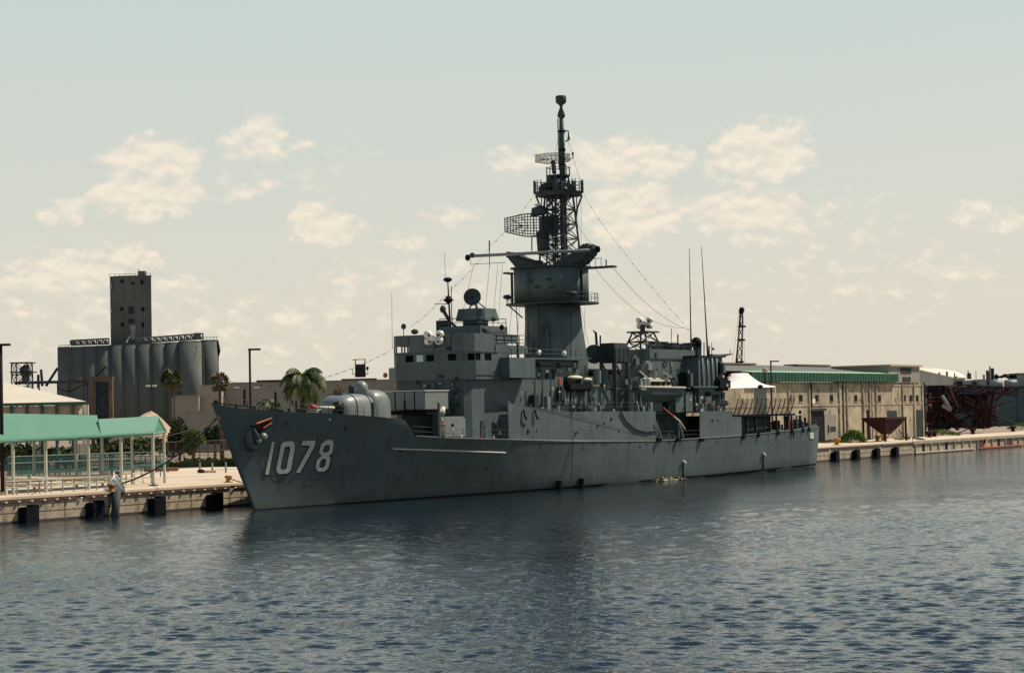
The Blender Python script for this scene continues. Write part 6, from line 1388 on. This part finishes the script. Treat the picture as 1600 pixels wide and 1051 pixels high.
# corner tower house of the warehouse
s0, s1 = P(1389, 585, TW + .3)[0], P(1437, 585, TW + .3)[0]; z1 = P(1412, 572.5, TW)[2]; ts = TW
MB(SHIP).box(s0, s1, ts - 12, ts + .3, zT, z1).build('roof_house', 'grwall', wh); MB(SHIP).box(s0 - .3, s1 + .3, ts - 12.3, ts + .8, z1, z1 + .35).build('roof_house_roof', 'sand', wh)
MB(SHIP).box(P(1405, 580, TW)[0], P(1421, 580, TW)[0], ts + .3, ts + .42, P(1412, 583, TW)[2], P(1412, 575, TW)[2]).build('window', 'dark', wh); MB(SHIP).box(P(1408, 590, TW)[0], P(1420, 590, TW)[0], ts + .3, ts + .42, P(1412, 596, TW)[2], P(1412, 589, TW)[2]).build('window', 'dark', wh)
MB(SHIP).add([(s1, ts - .5, zT - .5), (s1 + 22, ts - .5, zT - .5), (s1 + 22, ts - .5, zT + 1.2), (s1, ts - .5, z1 - .4), (s1, ts - 16, zT - .5), (s1 + 22, ts - 16, zT - .5), (s1 + 22, ts - 16, zT + 1.2), (s1, ts - 16, z1 - .4)], [(0, 1, 2, 3), (4, 7, 6, 5), (0, 4, 5, 1), (3, 2, 6, 7), (0, 3, 7, 4), (1, 5, 6, 2)]).build('lean_to', 'grroof', wh)
# white marquee roof
Yt = 338; tp = thing('white_tent', 'bright white marquee roof peaking behind the hangar of the warship', 'tent', W(1170, 680, Yt)[:2] + (ZQ,) if False else (W(1170, 650, Yt)[0], Yt, ZQ))
ap = W(1158, 582, Yt); e = [W(1108, 607.5, Yt - 4), W(1211, 604.5, Yt - 4), W(1211, 603, Yt + 8), W(1108, 605, Yt + 8)]
mb = MB(); ridge = [W(1146, 583, Yt), W(1168, 582.5, Yt)]; rows = []
cor = [Vector(x) for x in e]; rd = [Vector(ridge[0]), Vector(ridge[1]), Vector(ridge[1]) + Vector((0, 3, 0)), Vector(ridge[0]) + Vector((0, 3, 0))]
for k in range(7):
    u = k / 6; rows.append([tuple(c.lerp(r_, u) - Vector((0, 0, .5 * math.sin(math.pi * u)))) for c, r_ in zip(cor, rd)])
vs = [p for r_ in rows for p in r_]; mb.add(vs, [(4 * k + j, 4 * k + (j + 1) % 4, 4 * k + 4 + (j + 1) % 4, 4 * k + 4 + j) for k in range(6) for j in range(4)] + [(24, 25, 26, 27)]); mb.build('tent_roof', 'tent', tp, True)
for c in cor: MB().tube([(c.x, c.y, ZQ), (c.x, c.y, c.z)], .12, 5).build('tent_pole', 'white', tp)
x0, x1 = W(1178, 620, Yt - 4)[0], W(1197, 620, Yt - 4)[0]; MB().box(x0, x1, Yt - 4, Yt - 3.8, ZQ, zat(1188, 606, Yt - 4)).build('side_panel', 'palegrey', tp)
MB().ball(W(1188, 604, Yt - 4.2), (.45, .3, .35), 8, 6).build('tent_finial', 'rust', tp)
c = W(1195, 578, 360); t = thing('mushroom_lamp', 'short post with pale round head beside the green fascia', 'lamp', (c[0], 360, ZQ)); MB().tube([(c[0], 360, ZQ), (c[0], 360, c[2])], .18, 6).build('pole', 'dark', t); MB().ball((c[0], 360, c[2]), (.5, .5, .45), 10, 8).build('lamp_head', 'panel', t, True)
# crane jib
cb = thing('crane', 'dark lattice crane jib leaning against the sky behind the warehouse', 'crane', (W(1150, 640, 520)[0], 520, ZQ))
t4 = W(1158.5, 487, 520); b4 = W(1149, 640, 520); h = 1.1
MB().truss([(b4[0] - h, 519, ZQ), (b4[0] + h, 519, ZQ), (b4[0] + h, 521, ZQ), (b4[0] - h, 521, ZQ)], [(t4[0] - .35, 519.6, t4[2]), (t4[0] + .35, 519.6, t4[2]), (t4[0] + .35, 520.4, t4[2]), (t4[0] - .35, 520.4, t4[2])], 15, .10, .055).build('jib', 'wire', cb)
MB().tube([W(1157.5, 490, 520), W(1159, 484, 520), W(1159.5, 480, 520)], [.5, .75, .45], 8).build('jib_head', 'black', cb, True)
MB().tube([W(1149, 572, 520), W(1157.5, 492, 520)], .14, 5).build('jib_spine', 'pole', cb)
for y in (510, 531, 565): c = W(1149 + (640 - y) * .062 + 2.2, y, 520); MB().cbox(c, (1.9, 1, .45)).build('jib_plate', 'pole', cb)
MB().tube([W(1161, 484, 520), W(1164.5, 600, 520)], .035, 3).build('hoist_cable', 'wire', cb); MB().tube([W(1155, 484, 520), W(1143, 575, 520)], .035, 3).build('hoist_cable', 'wire', cb)
MB().cbox((b4[0], 520, ZQ + 1.8), (6, 4, 3.2)).build('crane_cab', 'rust', cb, bevel=.2)
# hopper, weeds
def lopoly(name, m, par, lo, hi): pass
c = G(1385, 689, ZQ); s_, t__, _ = ws(c); t = thing('rusty_hopper', 'rust brown funnel hopper on legs in front of the concrete warehouse', 'hopper', tuple(c), yaw=math.pi / 2 - TH)
z0, z1, z2 = P(1385, 678, t__)[2], P(1385, 655, t__)[2], P(1385, 651.5, t__)[2]
hw = (P(1411, 655, t__)[0] - P(1356, 655, t__)[0]) / 2 * .6; hs_ = P(1384, 655, t__)[0]
MB(SHIP).add([(hs_ - hw, t__ - 2.5, z1), (hs_ + hw, t__ - 2.5, z1), (hs_ + hw, t__ + 2, z1), (hs_ - hw, t__ + 2, z1), (hs_ - hw * .18, t__ - .6, z0), (hs_ + hw * .18, t__ - .6, z0), (hs_ + hw * .18, t__ + .6, z0), (hs_ - hw * .18, t__ + .6, z0)], [(0, 1, 2, 3), (4, 7, 6, 5), (0, 4, 5, 1), (1, 5, 6, 2), (2, 6, 7, 3), (3, 7, 4, 0)]).build('funnel', 'rust', t)
MB(SHIP).box(hs_ - hw - .1, hs_ + hw + .1, t__ - 2.6, t__ + 2.1, z1, z2).build('funnel_rim', 'rust', t)
for a_, b_ in ((-1, -2.4), (1, -2.4), (1, 1.9), (-1, 1.9)): MB(SHIP).tube([(hs_ + a_ * hw, t__ + b_, ZQ), (hs_ + a_ * hw * .98, t__ + b_, z1)], .2, 5).build('leg', 'rust', t)
for a_ in (-1, 1): MB(SHIP).tube([(hs_ + a_ * hw, t__ + 1.9, ZQ + .2), (hs_ + a_ * hw * .3, t__ + 1.9, z0 + .8)], .1, 4).build('brace', 'rust', t)
def weeds(px0, px1, pyt, pyb, lab, n=700, m='weed', sz=.22, seed=1):
    rnd = random.Random(seed); a, b = G(px0, pyb, ZQ), G(px1, pyb, ZQ); h = (pyb - pyt) * a[1] / FPX; c = (a + b) / 2; mb = MB()
    for i in range(n):
        u = rnd.random(); hh = h * math.sin(math.pi * min(.97, max(.06, u))) ** .6 * rnd.random() ** .7; p = a.lerp(b, u) + Vector((rnd.uniform(-.4, .4), rnd.uniform(-.3, 1.8), hh)); d = Vector((rnd.gauss(0, 1), rnd.gauss(0, 1), abs(rnd.gauss(0, 1.2)))).normalized() * sz; e = d.cross(Vector((1, .3, .2))).normalized() * sz * .5; k0 = len(mb.v); mb.v += [p - d, p + e, p + d, p - e]; mb.f.append((k0, k0 + 1, k0 + 2, k0 + 3))
    tag(mb.build('weed_bush', m, base=(c[0], c[1], ZQ)), lab, 'bush')
weeds(1315, 1353, 671, 691, 'bright green bush against the concrete warehouse wall', 1500, seed=1); weeds(1283, 1330, 686, 692, 'low weeds at the foot of the warehouse left of the bright bush', 500, 'leaf', .18, 2)
weeds(1440, 1500, 671, 680, 'bright weeds growing below the rusty loader', 900, seed=3); weeds(1575, 1640, 660, 671, 'bright weeds at the far right edge of the quay', 700, seed=4); weeds(1400, 1445, 682, 687, 'thin weeds by the right corner of the warehouse', 350, 'leaf', .18, 5)
# rusty loader / scrap
YL = 470; sc = thing('rusty_loader', 'tangled dark rusty conveyor loader with chutes beside the far warehouse end', 'loader', (W(1500, 675, YL)[0], YL, ZQ)); rnd = random.Random(17)
def wl(px, py, dy=0): return W(px, py, YL + dy)
for i, (x0, y0, x1, y1, w_) in enumerate(((1455, 600, 1545, 660, 1.1), (1448, 612, 1500, 668, .8), (1470, 604, 1590, 612, .8), (1460, 668, 1470, 604, .7), (1540, 668, 1548, 610, .7), (1450, 640, 1555, 640, .6))):
    a_, b_ = Vector(wl(x0, y0)), Vector(wl(x1, y1)); d = (b_ - a_).normalized(); n_ = d.cross(Vector((0, 1, 0))).normalized() * w_; y_ = Vector((0, w_, 0))
    MB().truss([tuple(a_ + n_ - y_), tuple(a_ + n_ + y_), tuple(a_ - n_ + y_), tuple(a_ - n_ - y_)], [tuple(b_ + n_ - y_), tuple(b_ + n_ + y_), tuple(b_ - n_ + y_), tuple(b_ - n_ - y_)], max(4, int((b_ - a_).length / 2)), .13, .09).build('truss_boom', 'rust', sc)
for i in range(70):
    x, y = rnd.uniform(1452, 1558), rnd.uniform(610, 670)
    if y < 612 + abs(x - 1500) * .1: continue
    a_ = Vector(wl(x, y, rnd.uniform(-2, 6))); b_ = a_ + Vector((rnd.gauss(0, 2.6), rnd.gauss(0, 1), rnd.gauss(0, 2.6))); b_.z = max(ZQ, b_.z); MB().tube([tuple(a_), tuple(b_)], rnd.uniform(.07, .28), 5).build('beam', rnd.choice(['rust', 'rustd', 'rust']), sc)
for i in range(26):
    x, y = rnd.uniform(1455, 1552), rnd.uniform(622, 668); c = wl(x, y, rnd.uniform(2, 7)); MB().cbox(c, (rnd.uniform(1.5, 5), .4, rnd.uniform(1, 3.4)), rnd.uniform(-.4, .4)).build('plate', rnd.choice(['rustd', 'rustd', 'rust', 'bluehull']), sc)
a = MB(); a.prism([(wl(1446, 600)[0], YL - 2), (wl(1466, 600)[0], YL - 2), (wl(1466, 600)[0], YL + 2), (wl(1446, 600)[0], YL + 2)], wl(1455, 613)[2], wl(1455, 596)[2], .8); a.build('drive_hood', 'black', sc, bevel=.3)
for x0, y0, x1, y1, m in ((1472, 618, 1486, 640, 'palegrey'), (1472, 633, 1486, 641, 'palegrey'), (1482, 604, 1496, 636, 'rust')): MB().tube([wl(x0, y0, -2.5), wl(x1, y1, -2.5)], .38, 4).build('chute', m, sc)
for i in range(14): c = wl(rnd.uniform(1438, 1458), rnd.uniform(622, 672), -1); MB().cbox(c, (rnd.uniform(.8, 2.5), .3, .18), rnd.random()).build('stair_tread', rnd.choice(['orange', 'rust', 'silol', 'red']), sc)
for px in (1441, 1449, 1456): x = wl(px, 640)[0]; MB().tube([(x, YL - 1, ZQ), (x, YL - 1, wl(px, 612)[2])], .2, 5).build('stair_post', 'rust', sc)
# far hulls and dome
yh = 600; bs = thing('dark_ship', 'large dark blue ship hull berthed beyond the far quay', 'ship', (W(1600, 670, yh)[0], yh, 0)); x0, x1 = W(1462, 640, yh)[0], W(1900, 640, yh)[0]
zt = zat(1560, 606.5, yh); MB().box(x0, x1, yh, yh + 26, -1, zt).build('hull', 'bluehull', bs)
for px in (1534, 1556, 1590, 1480, 1500): x = W(px, 640, yh)[0]; MB().box(x, x + 1.0, yh - .35, yh, ZQ, zt - .2).build('hull_rib', 'bluehull', bs)
MB().box(x0, x1, yh - .15, yh + .3, zt, zt + .5).build('bulwark_cap', 'dark', bs)
MB().box(W(1535, 665, yh)[0], W(1552, 665, yh)[0], yh - .4, yh, ZQ + .6, ZQ + 1.2).build('pale_strip', 'palegrey', bs)
for p0, p1 in ((1548, 1566), (1570, 1588)): a_, b_ = W(p0, 600, yh + 5), W(p1, 600, yh + 5); MB().tube([(a_[0], yh + 5, a_[2]), (b_[0], yh + 5, a_[2])], 1.25, 12).build('deck_tank', 'palegrey', bs, True)
MB().box(W(1580, 603, yh)[0], W(1592, 603, yh)[0], yh + 1, yh + 2, zt, zt + 1.7).build('hatch_cover', 'palegrey', bs, bevel=.2)
x = W(1590, 590, yh + 8)[0]; MB().box(x, x + 40, yh + 8, yh + 20, zt, zat(1596, 584, yh + 8)).build('deckhouse', 'palegrey', bs); MB().box(x - .3, x + 41, yh + 7.6, yh + 20, zat(1596, 584, yh + 8), zat(1596, 582.6, yh + 8)).build('deckhouse_roof', 'rust', bs)
for i in range(16): c = W(rnd.uniform(1555, 1600), rnd.uniform(586, 590), yh + 10); MB().cbox(c, (rnd.uniform(.4, 1.4), 1, rnd.uniform(.4, 1.2))).build('deck_gear', rnd.choice(['rust', 'dark']), bs)
for px, y1 in ((1551, 575), (1547, 572), (1543, 583)): x = W(px, 590, yh + 9)[0]; MB().tube([(x, yh + 9, zt), (x, yh + 9, zat(px, y1, yh + 9))], .5 if px == 1551 else .2, 6).build('ship_mast', 'dark', bs)
ys = 760; ps = thing('pale_ship', 'pale grey ship upperworks seen far beyond the rusty loader', 'ship', (W(1500, 640, ys)[0], ys, 0))
for p0, p1, y0, m in ((1462, 1497, 593, 'palegrey'), (1497, 1530, 594, 'palegrey'), (1530, 1560, 592, 'palegrey')): MB().box(W(p0, y0, ys)[0], W(p1, y0, ys)[0] - .2, ys + rnd.uniform(0, 2), ys + 14, 0, zat((p0 + p1) / 2, y0, ys)).build('superstructure', m, ps)
MB().box(W(1450, 620, ys)[0], W(1570, 620, ys)[0], ys - 3, ys + 16, -1, zat(1500, 606, ys)).build('hull', 'palegrey', ps)
for i in range(16): px = rnd.uniform(1465, 1558); c = W(px, 592, ys); MB().tube([c, (c[0], c[1], c[2] + rnd.uniform(.8, 3.5))], rnd.uniform(.15, .6), 5).build('deck_fitting', rnd.choice(['dark', 'palegrey', 'mast']), ps)
for i in range(12): px = rnd.uniform(1466, 1556); c = W(px, rnd.uniform(596, 603), ys - .3); MB().cbox(c, (rnd.uniform(.6, 2), .3, rnd.uniform(.5, 1.2))).build('port_light', 'dark', ps)
yd_ = 900; dm = W(1440, 592, yd_); r0 = (W(1508, 592, yd_)[0] - W(1372, 592, yd_)[0]) / 2
t = thing('white_dome', 'low white domed roof beyond the warehouse end', 'dome', (dm[0], yd_, ZQ)); zb = zat(1450, 593, yd_); zh = zat(1445, 575, yd_) - zb
MB().lathe((dm[0], yd_, zb), [(r0 * math.cos(R(a_)), zh * math.sin(R(a_))) for a_ in (0, 12, 25, 40, 55, 70, 82, 89)], 40).build('dome_roof', 'domew', t, True); MB().lathe((dm[0], yd_, ZQ), [(r0 * .98, 0), (r0 * .98, zb - ZQ)], 40).build('dome_wall', 'palegrey', t, True)
# distant tree line closing the horizon, as one mass
rnd = random.Random(99); mb = MB()
for i in range(5200):
    x = rnd.uniform(-900, 1400); y = 1500 + rnd.uniform(0, 60); h = 9 + 4 * noise.noise(Vector((x * .02, 0, 0))) + 3 * noise.noise(Vector((x * .1, 3, 0))); p = Vector((x, y, ZQ + rnd.random() * h)); s_ = rnd.uniform(1.4, 3.2)
    d = Vector((rnd.gauss(0, 1), rnd.gauss(0, .6), rnd.gauss(0, 1))).normalized() * s_; e = d.cross(Vector((0, 1, .2))).normalized() * s_ * .7; k0 = len(mb.v); mb.v += [p - d, p + e, p + d, p - e]; mb.f.append((k0, k0 + 1, k0 + 2, k0 + 3))
o = mb.build('far_woodland', 'leafd'); o['kind'] = 'stuff'
